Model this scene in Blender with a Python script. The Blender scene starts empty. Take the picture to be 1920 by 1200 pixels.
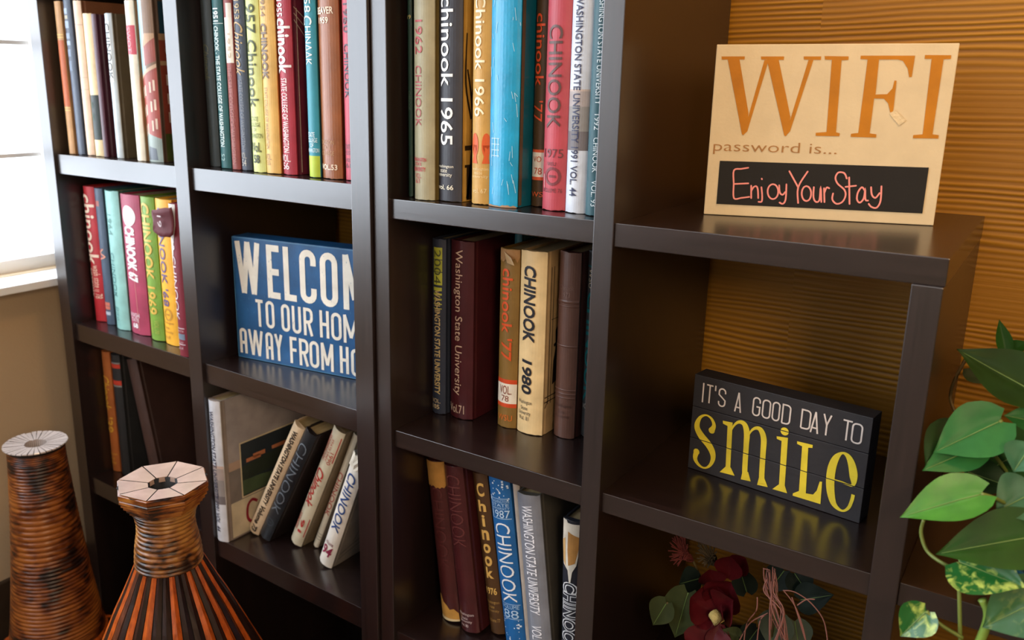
import bpy, bmesh, math, random
from mathutils import Vector, Matrix, noise
random.seed(7)
SC = bpy.context.scene
C = SC.collection
PI = math.pi

# ------------------------------------------------------------------ camera, sky, daylight, exposure
cam_d = bpy.data.cameras.new('camera')
cam_d.sensor_width = 36.0
cam_d.lens = 36.0 * 1609.875 / 1920.0
cam_d.shift_x = 96.24 / 1920.0
cam_d.shift_y = -31.27 / 1920.0
cam_d.clip_start = 0.02
cam = bpy.data.objects.new('camera', cam_d)
C.objects.link(cam)
YAW, PITCH, ROLL = 0.616944, -0.2506565, 0.00786684
F = Vector((-math.sin(YAW) * math.cos(PITCH), math.cos(YAW) * math.cos(PITCH), math.sin(PITCH)))
R0 = Vector((math.cos(YAW), math.sin(YAW), 0))
U0 = R0.cross(F)
RR = math.cos(ROLL) * R0 + math.sin(ROLL) * U0
UU = -math.sin(ROLL) * R0 + math.cos(ROLL) * U0
M = Matrix((RR, UU, -F)).transposed().to_4x4()
M.translation = Vector((0.843309, -0.996684, 0.170973))
cam.matrix_world = M
cam_d.dof.use_dof = True
cam_d.dof.focus_distance = 1.22
cam_d.dof.aperture_fstop = 5.0
SC.camera = cam

SC.view_settings.view_transform = 'Standard'
SC.view_settings.look = 'None'
SC.view_settings.exposure = 0.06
SC.view_settings.gamma = 1.0
SC.view_settings.use_curve_mapping = False

world = bpy.data.worlds.new('room_sky')
SC.world = world
world.use_nodes = True
bg = world.node_tree.nodes['Background']
bg.inputs[0].default_value = (0.82, 0.90, 1.0, 1)     # bright overcast sky, seen and shining through the window
bg.inputs[1].default_value = 7.8

def area(name, loc, aim, sx, sy, power, col, spread=180):
    d = bpy.data.lights.new(name, 'AREA')
    d.shape = 'RECTANGLE'; d.size = sx; d.size_y = sy
    d.energy = power; d.color = col; d.spread = math.radians(spread)
    o = bpy.data.objects.new(name, d); C.objects.link(o)
    o.location = loc
    o.rotation_euler = (Vector(aim) - Vector(loc)).to_track_quat('-Z', 'Y').to_euler()
    return o
XW = -1.13          # left wall
YW = 0.392          # back wall
FLOOR = -1.155
# the left window lets the sky in (a portal: it guides the sky's light, adds none)
po = area('window_portal', (XW - 0.09, -1.22, 0.54), (XW + 1, -1.22, 0.54), 2.76, 1.62, 1, (1, 1, 1))
po.data.cycles.is_portal = True
# added soft fill near the front wall, behind the camera; no window there
area('room_fill', (-0.2, -4.05, 0.9), (0.0, 0.2, -0.2), 1.8, 1.3, 18, (0.95, 0.96, 1.0))
# warm ceiling lamp over the right end of the bookcases
area('warm_ceiling_lamp', (0.95, -0.25, 1.35), (0.85, 0.25, 0.1), 0.35, 0.35, 7.5, (1.0, 0.52, 0.16))
area('warm_room_lamp', (1.5, -1.35, 0.5), (0.4, 0.3, -0.2), 0.35, 0.35, 13, (1.0, 0.72, 0.46))

# ------------------------------------------------------------------ materials
def lin(c):
    return c / 12.92 if c <= 0.04045 else ((c + 0.055) / 1.055) ** 2.4
def hexc(h):
    if len(h) == 3: h = ''.join(x * 2 for x in h)
    return tuple(lin(int(h[i:i + 2], 16) / 255) for i in (0, 2, 4)) + (1,)
def new_mat(name):
    m = bpy.data.materials.new(name); m.use_nodes = True
    nt = m.node_tree
    return m, nt, nt.nodes['Principled BSDF']
def node(nt, t, **kw):
    n = nt.nodes.new(t)
    for k, v in kw.items():
        if k in n.inputs: n.inputs[k].default_value = v
        else: setattr(n, k, v)
    return n
MATS = {}
def cloth(h, rough=.5, metal=0.0, var=.16, bump=.12, scale=220):
    """book cloth, card, paint: slightly mottled, fine weave bump"""
    key = (h, rough, metal, var, bump, scale)
    if key in MATS: return MATS[key]
    m, nt, p = new_mat('cloth_' + h)
    tc = node(nt, 'ShaderNodeTexCoord')
    n1 = node(nt, 'ShaderNodeTexNoise'); n1.inputs['Scale'].default_value = 26; n1.inputs['Detail'].default_value = 6
    n2 = node(nt, 'ShaderNodeTexNoise'); n2.inputs['Scale'].default_value = scale; n2.inputs['Detail'].default_value = 3
    nt.links.new(tc.outputs['Object'], n1.inputs['Vector']); nt.links.new(tc.outputs['Object'], n2.inputs['Vector'])
    mr = node(nt, 'ShaderNodeMapRange')
    mr.inputs['From Min'].default_value = .3; mr.inputs['From Max'].default_value = .7
    mr.inputs['To Min'].default_value = 1 - var; mr.inputs['To Max'].default_value = 1 + var
    nt.links.new(n1.outputs['Fac'], mr.inputs['Value'])
    hs = node(nt, 'ShaderNodeHueSaturation'); hs.inputs['Color'].default_value = hexc(h)
    nt.links.new(mr.outputs['Result'], hs.inputs['Value'])
    nt.links.new(hs.outputs['Color'], p.inputs['Base Color'])
    p.inputs['Roughness'].default_value = rough; p.inputs['Metallic'].default_value = metal
    b = node(nt, 'ShaderNodeBump'); b.inputs['Strength'].default_value = bump; b.inputs['Distance'].default_value = .002
    nt.links.new(n2.outputs['Fac'], b.inputs['Height']); nt.links.new(b.outputs['Normal'], p.inputs['Normal'])
    MATS[key] = m
    return m
def ink(h, rough=.5):
    key = ('ink', h, rough)
    if key in MATS: return MATS[key]
    m, nt, p = new_mat('ink_' + h)
    p.inputs['Base Color'].default_value = hexc(h); p.inputs['Roughness'].default_value = rough
    MATS[key] = m
    return m
def pages_mat(h='d8c8a0'):
    key = ('pages', h)
    if key in MATS: return MATS[key]
    m, nt, p = new_mat('page_edges_' + h)
    tc = node(nt, 'ShaderNodeTexCoord'); mp = node(nt, 'ShaderNodeMapping')
    mp.inputs['Scale'].default_value = (900, 3, 3)
    n1 = node(nt, 'ShaderNodeTexNoise'); n1.inputs['Scale'].default_value = 1.0; n1.inputs['Detail'].default_value = 3
    nt.links.new(tc.outputs['Object'], mp.inputs['Vector']); nt.links.new(mp.outputs['Vector'], n1.inputs['Vector'])
    cr = node(nt, 'ShaderNodeValToRGB')
    c = hexc(h)
    cr.color_ramp.elements[0].position = .3; cr.color_ramp.elements[0].color = (c[0] * .55, c[1] * .52, c[2] * .48, 1)
    cr.color_ramp.elements[1].position = .7; cr.color_ramp.elements[1].color = c
    nt.links.new(n1.outputs['Fac'], cr.inputs['Fac']); nt.links.new(cr.outputs['Color'], p.inputs['Base Color'])
    p.inputs['Roughness'].default_value = .8
    MATS[key] = m
    return m
def board_mat(name, stretch, r0, r1):
    """near-black brown veneer with a fine grain and a satin lacquer"""
    m, nt, p = new_mat(name)
    tc = node(nt, 'ShaderNodeTexCoord'); mp = node(nt, 'ShaderNodeMapping'); mp.inputs['Scale'].default_value = stretch
    n1 = node(nt, 'ShaderNodeTexNoise'); n1.inputs['Scale'].default_value = 1.0; n1.inputs['Detail'].default_value = 8; n1.inputs['Roughness'].default_value = .65
    nt.links.new(tc.outputs['Object'], mp.inputs['Vector']); nt.links.new(mp.outputs['Vector'], n1.inputs['Vector'])
    cr = node(nt, 'ShaderNodeValToRGB')
    cr.color_ramp.elements[0].position = .3; cr.color_ramp.elements[0].color = hexc('150d0c')
    cr.color_ramp.elements[1].position = .75; cr.color_ramp.elements[1].color = hexc('271917')
    nt.links.new(n1.outputs['Fac'], cr.inputs['Fac']); nt.links.new(cr.outputs['Color'], p.inputs['Base Color'])
    mr = node(nt, 'ShaderNodeMapRange'); mr.inputs['To Min'].default_value = r0; mr.inputs['To Max'].default_value = r1
    nt.links.new(n1.outputs['Fac'], mr.inputs['Value']); nt.links.new(mr.outputs['Result'], p.inputs['Roughness'])
    b = node(nt, 'ShaderNodeBump'); b.inputs['Strength'].default_value = .05; b.inputs['Distance'].default_value = .001
    nt.links.new(n1.outputs['Fac'], b.inputs['Height']); nt.links.new(b.outputs['Normal'], p.inputs['Normal'])
    p.inputs['Specular IOR Level'].default_value = 1.0; p.inputs['IOR'].default_value = 1.57
    return m
BOARD_V = board_mat('black_brown_veneer_upright', (160, 160, 5), .28, .36)
BOARD_H = board_mat('black_brown_veneer_shelf', (5, 160, 160), .22, .28)

# ------------------------------------------------------------------ mesh helpers
def link(name, bm, mats, parent=None, smooth=False, keep=False):
    me = bpy.data.meshes.new(name)
    if not keep: bmesh.ops.recalc_face_normals(bm, faces=bm.faces[:])
    bm.to_mesh(me); bm.free()
    if not isinstance(mats, (list, tuple)): mats = [mats]
    for m in mats: me.materials.append(m)
    if smooth:
        for f in me.polygons: f.use_smooth = True
    o = bpy.data.objects.new(name, me); C.objects.link(o)
    if parent: o.parent = parent
    return o
def raw(name, verts, faces, mats, parent=None, smooth=False, mi=None):
    me = bpy.data.meshes.new(name)
    me.from_pydata([tuple(v) for v in verts], [], faces)
    if not isinstance(mats, (list, tuple)): mats = [mats]
    for m in mats: me.materials.append(m)
    for i, f in enumerate(me.polygons):
        f.use_smooth = smooth
        if mi: f.material_index = mi[i]
    me.update()
    o = bpy.data.objects.new(name, me); C.objects.link(o)
    if parent: o.parent = parent
    return o
def thing(name, label, cat, loc=(0, 0, 0), rot=(0, 0, 0), group=None):
    o = bpy.data.objects.new(name, None); o.empty_display_size = .05
    C.objects.link(o); o.location = loc; o.rotation_euler = rot
    tag(o, label, cat, group)
    return o
def tag(o, label, cat, group=None):
    o['label'] = label; o['category'] = cat
    if group: o['group'] = group
    return o
def struct(o):
    o['kind'] = 'structure'
    return o
def box_bm(x0, x1, y0, y1, z0, z1, bev=.0):
    bm = bmesh.new()
    bmesh.ops.create_cube(bm, size=1)
    for v in bm.verts:
        v.co = Vector((x0 + (v.co.x + .5) * (x1 - x0), y0 + (v.co.y + .5) * (y1 - y0), z0 + (v.co.z + .5) * (z1 - z0)))
    if bev:
        bmesh.ops.bevel(bm, geom=bm.edges[:], offset=bev, segments=2, affect='EDGES', profile=.6)
    return bm
def box(name, x0, x1, y0, y1, z0, z1, m, parent=None, bev=.0):
    return link(name, box_bm(x0, x1, y0, y1, z0, z1, bev), m, parent)
def tube(name, paths, radius, m, parent=None, seg=6, taper=None):
    """round rods along polylines, all in ONE mesh"""
    V_, F_ = [], []
    for pts in paths:
        pts = [Vector(p) for p in pts]
        n = len(pts); base = len(V_)
        up = Vector((0, 0, 1))
        for i, p in enumerate(pts):
            d = (pts[min(i + 1, n - 1)] - pts[max(i - 1, 0)]).normalized()
            a = d.cross(up if abs(d.dot(up)) < .95 else Vector((1, 0, 0))).normalized(); b = a.cross(d)
            r = radius if taper is None else radius * (1 + (taper - 1) * i / max(1, n - 1))
            for k in range(seg):
                t = 2 * PI * k / seg
                V_.append(p + (a * math.cos(t) + b * math.sin(t)) * r)
        for i in range(n - 1):
            for k in range(seg):
                k2 = (k + 1) % seg
                F_.append((base + i * seg + k, base + i * seg + k2, base + (i + 1) * seg + k2, base + (i + 1) * seg + k))
        F_.append(tuple(base + k for k in range(seg))[::-1])
        F_.append(tuple(base + (n - 1) * seg + k for k in range(seg)))
    return raw(name, V_, F_, m, parent, True)
def smoothline(pts, n=6):
    """Catmull-Rom through points of any dimension"""
    P = [tuple(p) for p in pts]
    out = []
    for i in range(len(P) - 1):
        a, b, c, d = P[max(i - 1, 0)], P[i], P[i + 1], P[min(i + 2, len(P) - 1)]
        for k in range(n):
            t = k / n
            out.append(tuple(.5 * ((2 * q) + (-p + r) * t + (2 * p - 5 * q + 4 * r - s) * t * t + (-p + 3 * q - 3 * r + s) * t ** 3)
                             for p, q, r, s in zip(a, b, c, d)))
    out.append(P[-1])
    return out

# ---- measured data: books, signs, plants (metres)
TH, Y1 = -0.021043878, -0.00711518       # the left bookcase is turned a little
BOOKS = [
 {'n': 'a1_1', 'u': 1, 'p': [-0.926, 0.022, 0.0174], 'l': 0, 't': 0.0223, 'h': 0.3098, 'col': 'b88a58', 'label': 'tan book with a rust orange spine band, far left end of the topmost left shelf', 'side': 'b88a58', 'rough': 0.5, 'w': 0.225, 'texts': [], 'panels': [(0.2335, 0.0998, 0, 1, 'b2592a'), (0.2453, 0.2436, 0, 1, 'e0c070'), (0.2399, 0.2383, 0, 1, 'e0c070'), (0.0977, 0.0963, 0, 1, 'e0c070'), (0.0925, 0.091, 0, 1, 'e0c070')], 'group': 'books on the topmost left shelf'},
 {'n': 'a1_2', 'u': 1, 'p': [-0.9029, 0.028, 0.0174], 'l': 0, 't': 0.0255, 'h': 0.3119, 'col': '4a5566', 'label': 'wrinkled blue grey book right beside the tan and rust banded one', 'side': '4a5566', 'rough': 0.35, 'w': 0.225, 'texts': [], 'panels': [(0.2958, 0.2847, 0.3, 0.7, '98a6b5'), (0.282, 0.275, 0.3, 0.7, 'b0a890'), (0.2709, 0.257, 0.25, 0.75, '98a6b5'), (0.2472, 0.236, 0.25, 0.75, '8794a4'), (0.2318, 0.2233, 0.25, 0.75, '98a6b5'), (0.2149, 0.2008, 0.3, 0.7, '77859a'), (0.1922, 0.1723, 0.3, 0.7, '6d7a8c')], 'group': 'books on the topmost left shelf'},
 {'n': 'a1_3', 'u': 1, 'p': [-0.8699, 0.03, 0.0174], 'l': 0, 't': 0.0271, 'h': 0.3091, 'col': 'dcbca0', 'label': 'tall pinkish cream book rising behind the short cream black-labelled one', 'side': '8a5a3c', 'rough': 0.5, 'w': 0.225, 'texts': [], 'panels': [(0.263, 0.2619, 0, 1, 'a88'), (0.1595, 0.1587, 0, 1, 'b09a8a'), (0.1353, 0.1345, 0, 1, 'b09a8a')], 'group': 'books on the topmost left shelf'},
 {'n': 'a1_4', 'u': 1, 'p': [-0.839, 0.03, 0.0174], 'l': 0, 't': 0.0292, 'h': 0.2832, 'col': 'ecd4a4', 'label': 'short cream book with a black label low on its spine', 'side': '8a5a4a', 'rough': 0.5, 'w': 0.225, 'texts': [], 'panels': [(0.1243, 0.0339, 0, 1, '26302c'), (0.1101, 0.0987, 0.35, 0.6, '52705c'), (0.0873, 0.073, 0.35, 0.6, '52705c')], 'group': 'books on the topmost left shelf'},
 {'n': 'a1_5', 'u': 1, 'p': [-0.8023, 0.028, 0.0174], 'l': 0, 't': 0.0167, 'h': 0.2805, 'col': '4a2230', 'label': 'short plum leather book right of the cream one with a black label', 'side': '4a2230', 'rough': 0.3, 'w': 0.225, 'texts': [], 'panels': [], 'group': 'books on the topmost left shelf'},
 {'n': 'a1_6', 'u': 1, 'p': [-0.759, 0.03, 0.0174], 'l': 0, 't': 0.0223, 'h': 0.2805, 'col': 'b4bcbe', 'label': 'short book with a pale grey spine and dark olive cover', 'side': '4c4638', 'rough': 0.4, 'w': 0.225, 'texts': [('v', 'CHINOOK', 0.2622, 0.1557, 0.2, 0.75, '303438', {})], 'panels': [(0.2662, 0.1502, 0.15, 0.8, 'd4d8d4')], 'group': 'books on the topmost left shelf'},
 {'n': 'a1_7', 'u': 1, 'p': [-0.6771, 0.022, 0.0174], 'l': 0, 't': 0.0267, 'h': 0.3, 'col': 'e8dcc4', 'label': 'ivory book with a pink label high on its spine', 'side': 'a8845c', 'rough': 0.5, 'w': 0.225, 'texts': [('v', 'SWOT', 0.2513, 0.2059, 0.3, 0.7, 'e09a9a', {})], 'panels': [(0.2552, 0.202, 0, 1, 'c84a58')], 'group': 'books on the topmost left shelf'},
 {'n': 'a1_8', 'u': 1, 'p': [-0.6496, 0.0284, 0.0174], 'l': 0, 't': 0.0461, 'h': 0.3, 'col': '7c6450', 'label': 'picture-jacketed book showing a red brick clock tower', 'side': '5c4634', 'rough': 0.5, 'w': 0.225, 'texts': [], 'panels': [], 'jacket': 'tower', 'group': 'books on the topmost left shelf'},
 {'n': 'b1_1', 'u': 1, 'p': [-0.4795, 0.045, 0.0174], 'l': 0, 't': 0.0285, 'h': 0.3, 'col': '343c3c', 'label': 'charcoal book with faint gold script, leftmost above the blue welcome sign', 'side': '343c3c', 'rough': 0.5, 'w': 0.225, 'texts': [('v', 'Chinook', 0.2175, 0.1543, 0.3, 0.75, '5c5a3a', {'sh': 0.3}), ('v', 'STATE COLLEGE OF WASHINGTON', 0.1484, 0.0086, 0.4, 0.6, '484c48', {})], 'panels': [], 'group': 'books above the welcome sign'},
 {'n': 'b1_2', 'u': 1, 'p': [-0.432, 0.0334, 0.0174], 'l': 0, 't': 0.0274, 'h': 0.3, 'col': '1f5a5a', 'label': 'dark teal book marked 1951 in white on its spine', 'side': '1f5a5a', 'rough': 0.5, 'w': 0.225, 'texts': [('v', '1951', 0.2766, 0.2542, 0.3, 0.75, 'e8f0ee', {'b': 0.02}), ('v', 'CHINOOK - THE STATE COLLEGE OF WASHINGTON', 0.2464, 0.0393, 0.3, 0.7, 'd4e4e0', {'b': 0.02}), ('v', '52', 0.0267, 0.0137, 0.3, 0.65, '9cc0bc', {})], 'panels': [(0.2517, 0.2506, 0, 1, 'd0e0dc')], 'group': 'books above the welcome sign'},
 {'n': 'b1_3', 'u': 1, 'p': [-0.397, 0.0311, 0.0174], 'l': 0, 't': 0.0225, 'h': 0.3, 'col': '8c4038', 'label': 'brick red book with a white label high on its spine', 'side': '8c4038', 'rough': 0.5, 'w': 0.225, 'texts': [('v', 'THE STATE COLLEGE OF WASHINGTON', 0.1774, 0.0097, 0.3, 0.75, 'a86a5c', {}), ('v', '1952', 0.2336, 0.1915, 0.45, 0.75, 'c8b49c', {})], 'panels': [(0.2599, 0.1845, 0.2, 0.95, 'ece4d4'), (0.2833, 0.2599, 0.5, 0.95, 'e4d8c8')], 'group': 'books above the welcome sign'},
 {'n': 'b1_4', 'u': 1, 'p': [-0.3737, 0.0327, 0.0174], 'l': 0, 't': 0.0267, 'h': 0.3, 'col': '3f4654', 'label': 'slate blue book with gold script lettering under 1953', 'side': '3f4654', 'rough': 0.5, 'w': 0.225, 'texts': [('v', '1953', 0.2877, 0.2564, 0.3, 0.75, 'c0a878', {}), ('v', 'Chinook', 0.2523, 0.1632, 0.1, 0.9, 'c0a070', {'sh': 0.35}), ('v', 'STATE COLLEGE OF WASHINGTON', 0.1561, 0.0377, 0.35, 0.7, '77777c', {}), ('h', 'VOL.', 0.0319, 0.0215, 0.25, 0.75, 'a8a090', {}), ('h', '54', 0.02, 0.0082, 0.3, 0.7, 'c0b8a8', {})], 'panels': [], 'group': 'books above the welcome sign'},
 {'n': 'b1_5', 'u': 1, 'p': [-0.335, 0.0259, 0.0174], 'l': 0, 't': 0.0318, 'h': 0.3, 'col': 'd6dc8c', 'label': 'pale lime book marked 1957 in dark green letters', 'side': 'd6dc8c', 'rough': 0.5, 'w': 0.225, 'texts': [('v', '1957 Chinook', 0.2892, 0.1101, 0.12, 0.85, '4c5430', {'b': 0.01}), ('h', 'STATE', 0.0951, 0.0874, 0.2, 0.75, '4c5430', {}), ('h', 'COLLEGE', 0.0852, 0.0783, 0.12, 0.85, '4c5430', {}), ('h', 'OF', 0.076, 0.0703, 0.4, 0.6, '4c5430', {}), ('h', 'WASHINGTON', 0.0669, 0.0589, 0.06, 0.94, '4c5430', {}), ('h', 'Vol.', 0.0517, 0.035, 0.15, 0.85, '4c5430', {'b': 0.02}), ('h', '58', 0.0306, 0.0161, 0.25, 0.75, '3c4428', {'b': 0.03})], 'panels': [], 'group': 'books above the welcome sign'},
 {'n': 'b1_6', 'u': 1, 'p': [-0.3024, 0.0267, 0.0174], 'l': 0, 't': 0.0352, 'h': 0.3, 'col': 'dcb060', 'label': 'mustard yellow book marked 1954 in brown letters', 'side': '94501c', 'rough': 0.5, 'w': 0.225, 'texts': [('v', '1954', 0.2902, 0.2573, 0.25, 0.6, '7c5c38', {}), ('v', 'CHINOOK', 0.2467, 0.1564, 0.15, 0.65, '6a5440', {'b': 0.04}), ('v', 'STATE COLLEGE OF WASHINGTON', 0.144, 0.0419, 0.25, 0.5, '8c6c44', {}), ('h', 'VOL.', 0.0341, 0.0238, 0.1, 0.6, '8c6c44', {}), ('h', '55', 0.0227, 0.0147, 0.2, 0.5, '8c6c44', {})], 'panels': [], 'group': 'books above the welcome sign'},
 {'n': 'b1_7', 'u': 1, 'p': [-0.2664, 0.0329, 0.0174], 'l': 0, 't': 0.0333, 'h': 0.3, 'col': 'a82c3c', 'label': 'crimson book marked 1955 with big white letters', 'side': '6c1c2c', 'rough': 0.5, 'w': 0.225, 'texts': [('v', '1955', 0.2825, 0.2564, 0.1, 0.6, 'f0e4e0', {'b': 0.01}), ('v', 'chinook', 0.2538, 0.166, 0.05, 0.95, 'f4ece8', {'b': 0.03}), ('v', 'STATE COLLEGE OF WASHINGTON', 0.1593, 0.0376, 0.3, 0.7, 'f0dcd8', {'b': 0.01}), ('h', 'VOL.', 0.034, 0.0221, 0.1, 0.75, 'f0e4e0', {}), ('h', '56', 0.0206, 0.0093, 0.2, 0.65, 'f0e4e0', {})], 'panels': [], 'stripe': 1, 'group': 'books above the welcome sign'},
 {'n': 'b1_8', 'u': 1, 'p': [-0.1974, 0.0301, 0.0174], 'l': 0, 't': 0.0251, 'h': 0.3, 'col': '2c8c9c', 'label': 'turquoise book with a lime green band at the foot of its spine', 'side': '1c4450', 'rough': 0.5, 'w': 0.225, 'texts': [('v', '58', 0.2817, 0.2602, 0.2, 0.75, 'f0f4f0', {}), ('v', 'C', 0.2552, 0.2411, 0.0, 0.8, 'f0f4f0', {}), ('v', 'HINΔΔK', 0.2391, 0.1796, 0.2, 0.75, 'f0f4f0', {}), ('h', 'STATE', 0.0739, 0.0658, 0.1, 0.75, 'e4f0f0', {}), ('h', 'COLLEGE', 0.0644, 0.0576, 0.05, 0.9, 'e4f0f0', {}), ('h', 'OF', 0.0562, 0.0494, 0.35, 0.65, 'e4f0f0', {}), ('h', 'WASHINGTON', 0.048, 0.0412, 0.0, 0.98, 'e4f0f0', {})], 'panels': [(0.0357, 0.0011, 0, 1, 'b4c838')], 'group': 'books above the welcome sign'},
 {'n': 'b1_9', 'u': 1, 'p': [-0.1715, 0.0322, 0.0174], 'l': 0, 't': 0.045, 'h': 0.3, 'col': '94562e', 'label': 'brown leather book with white lettering and 1959 across its spine', 'side': '5c3018', 'rough': 0.35, 'w': 0.225, 'texts': [('h', 'BEAVER', 0.2672, 0.2565, 0.05, 0.85, 'f0dcc0', {'b': 0.02}), ('h', '1959', 0.252, 0.2422, 0.15, 0.65, 'f0dcc0', {'b': 0.02}), ('h', 'OREGON', 0.0626, 0.0556, 0.05, 0.75, 'b88a5c', {}), ('h', 'STATE', 0.0537, 0.0475, 0.12, 0.6, 'b88a5c', {}), ('h', 'COLLEGE', 0.0451, 0.0383, 0.05, 0.75, 'b88a5c', {}), ('h', 'VOL.53', 0.0239, 0.0149, 0.03, 0.85, 'ecd8bc', {'b': 0.02})], 'panels': [], 'group': 'books above the welcome sign'},
 {'n': 'b1_10', 'u': 1, 'p': [-0.1211, 0.0362, 0.0174], 'l': 0, 't': 0.0311, 'h': 0.3, 'col': 'c04858', 'label': 'rose red book marked 1960, against the end panel above the welcome sign', 'side': 'c04858', 'rough': 0.5, 'w': 0.225, 'texts': [('v', '1960', 0.271, 0.2278, 0.2, 0.65, '3c2430', {}), ('v', 'CHINOOK', 0.2111, 0.1289, 0.2, 0.65, '2c2838', {'b': 0.01}), ('h', 'STATE', 0.0575, 0.0495, 0.0, 0.6, '54303c', {}), ('h', 'COLLEGE', 0.0476, 0.041, 0.0, 0.6, '54303c', {}), ('h', 'VOL', 0.0356, 0.0298, 0.1, 0.6, '54303c', {}), ('h', '61', 0.0276, 0.0201, 0.15, 0.55, '54303c', {})], 'panels': [], 'group': 'books above the welcome sign'},
 {'n': 'c1_0', 'u': 2, 'p': [0.0064, 0.0408, 0.0], 'l': 0, 't': 0.0079, 'h': 0.3, 'col': '1c3c30', 'label': 'thin dark green book tucked left of the grey olive 1962 one', 'side': '1c3c30', 'rough': 0.5, 'w': 0.225, 'texts': [('h', '19', 0.2675, 0.2617, 0.1, 0.9, 'c8b870', {}), ('v', 'CHINOOK', 0.1584, 0.1304, 0.2, 0.8, '4c6450', {})], 'panels': [], 'group': 'books on the topmost middle shelf'},
 {'n': 'c1_1', 'u': 2, 'p': [0.0304, 0.02, 0.0], 'l': 0, 't': 0.037, 'h': 0.3, 'col': 'a49c7c', 'label': 'grey olive book marked 1962 in red letters', 'side': '6c5c2c', 'rough': 0.5, 'w': 0.225, 'texts': [('v', '1962', 0.2583, 0.2111, 0.15, 0.55, 'b03c44', {}), ('v', 'CHINOOK', 0.1951, 0.1084, 0.15, 0.5, 'a84048', {}), ('h', 'WASHINGTON', 0.063, 0.0574, 0.0, 0.72, 'b83440', {'b': 0.02}), ('h', 'STATE', 0.0559, 0.0512, 0.1, 0.5, 'b83440', {'b': 0.02}), ('h', 'UNIVERSITY', 0.0492, 0.0427, 0.0, 0.7, 'b83440', {'b': 0.02}), ('h', 'VOL.', 0.0398, 0.0327, 0.1, 0.5, 'b83440', {}), ('h', '63', 0.0319, 0.0251, 0.15, 0.4, 'b83440', {})], 'panels': [], 'group': 'books on the topmost middle shelf'},
 {'n': 'c1_2', 'u': 2, 'p': [0.0682, 0.0302, 0.0], 'l': 0, 't': 0.0414, 'h': 0.3, 'col': '33333a', 'label': 'black book marked 1965 in large white letters', 'side': 'c09848', 'rough': 0.5, 'w': 0.225, 'texts': [('v', 'chinook 1965', 0.2895, 0.0828, 0.17, 0.72, 'f4f4f0', {'b': 0.01}), ('h', 'washington', 0.0542, 0.0486, 0.02, 0.75, 'f0e8d0', {}), ('h', 'state', 0.0478, 0.043, 0.15, 0.5, 'f0e8d0', {}), ('h', 'university', 0.0422, 0.0355, 0.02, 0.7, 'f0e8d0', {}), ('h', 'vol. 66', 0.0248, 0.0177, 0.02, 0.75, 'f4ecd4', {'b': 0.01})], 'panels': [], 'tree': 1, 'group': 'books on the topmost middle shelf'},
 {'n': 'c1_3', 'u': 2, 'p': [0.1265, 0.0342, 0.0], 'l': 0, 't': 0.031, 'h': 0.3, 'col': 'c89a4c', 'label': 'golden tan book marked 1966 with orange silhouettes on its spine', 'side': 'c89a4c', 'rough': 0.5, 'w': 0.225, 'texts': [('v', 'Chinook 1966', 0.2898, 0.1251, 0.2, 0.75, 'f4e8c0', {'b': 0.01}), ('h', 'washington', 0.0535, 0.0481, 0.1, 0.95, 'e4cc94', {}), ('h', 'state', 0.0473, 0.0434, 0.25, 0.7, 'e4cc94', {}), ('h', 'university', 0.0426, 0.0371, 0.1, 0.95, 'e4cc94', {}), ('h', 'vol. 67', 0.0233, 0.0167, 0.15, 0.9, 'e4cc94', {})], 'panels': [], 'heads': 1, 'group': 'books on the topmost middle shelf'},
 {'n': 'c1_4', 'u': 2, 'p': [0.1583, 0.0307, 0.0], 'l': 0, 't': 0.0475, 'h': 0.3, 'col': '1c9cc8', 'label': 'fat bright sky blue book with scuffed frayed edges', 'side': '10647c', 'rough': 0.28, 'w': 0.225, 'texts': [], 'panels': [], 'scuff': 1, 'group': 'books on the topmost middle shelf'},
 {'n': 'c1_5', 'u': 2, 'p': [0.2094, 0.0676, 0.0], 'l': 0, 't': 0.0221, 'h': 0.3, 'col': '4a3418', 'label': 'dark brown orange-lettered book half hidden behind the salmon red one', 'side': '4a3418', 'rough': 0.5, 'w': 0.225, 'texts': [('v', 'chinook', 0.2641, 0.1672, 0.1, 0.75, 'dc4c1c', {'b': 0.01}), ('v', "'77", 0.1478, 0.1191, 0.05, 0.75, 'dc4c1c', {}), ('h', 'VO', 0.0715, 0.0634, 0.15, 0.75, 'b85030', {}), ('h', '78', 0.0554, 0.0459, 0.25, 0.8, 'b85030', {}), ('h', 'WS', 0.0215, 0.0141, 0.05, 0.9, 'dc6030', {})], 'panels': [(0.0808, 0.0768, 0, 1, 'd85830'), (0.0768, 0.0424, 0, 1, 'ece4d4'), (0.0424, 0.0378, 0, 1, 'd85830')], 'group': 'books on the topmost middle shelf'},
 {'n': 'c1_6', 'u': 2, 'p': [0.2391, 0.0447, 0.0], 'l': 0, 't': 0.0364, 'h': 0.3, 'col': 'b84450', 'label': 'salmon red book marked 1975 with dark outlined letters', 'side': 'b84450', 'rough': 0.5, 'w': 0.225, 'texts': [('v', 'CHINOOK', 0.2469, 0.1121, 0.15, 0.75, '5c3c38', {'b': 0.01}), ('h', '1975', 0.0847, 0.0728, 0.08, 0.9, '6a3438', {}), ('h', 'WSU', 0.0671, 0.0619, 0.25, 0.65, '6a3438', {}), ('h', 'VOLUME 76', 0.031, 0.0252, 0.05, 0.9, '6a3438', {})], 'panels': [], 'scuffs': 1, 'seal': (0.0475, 0.5, 0.3, '7c343a'), 'group': 'books on the topmost middle shelf'},
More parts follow.
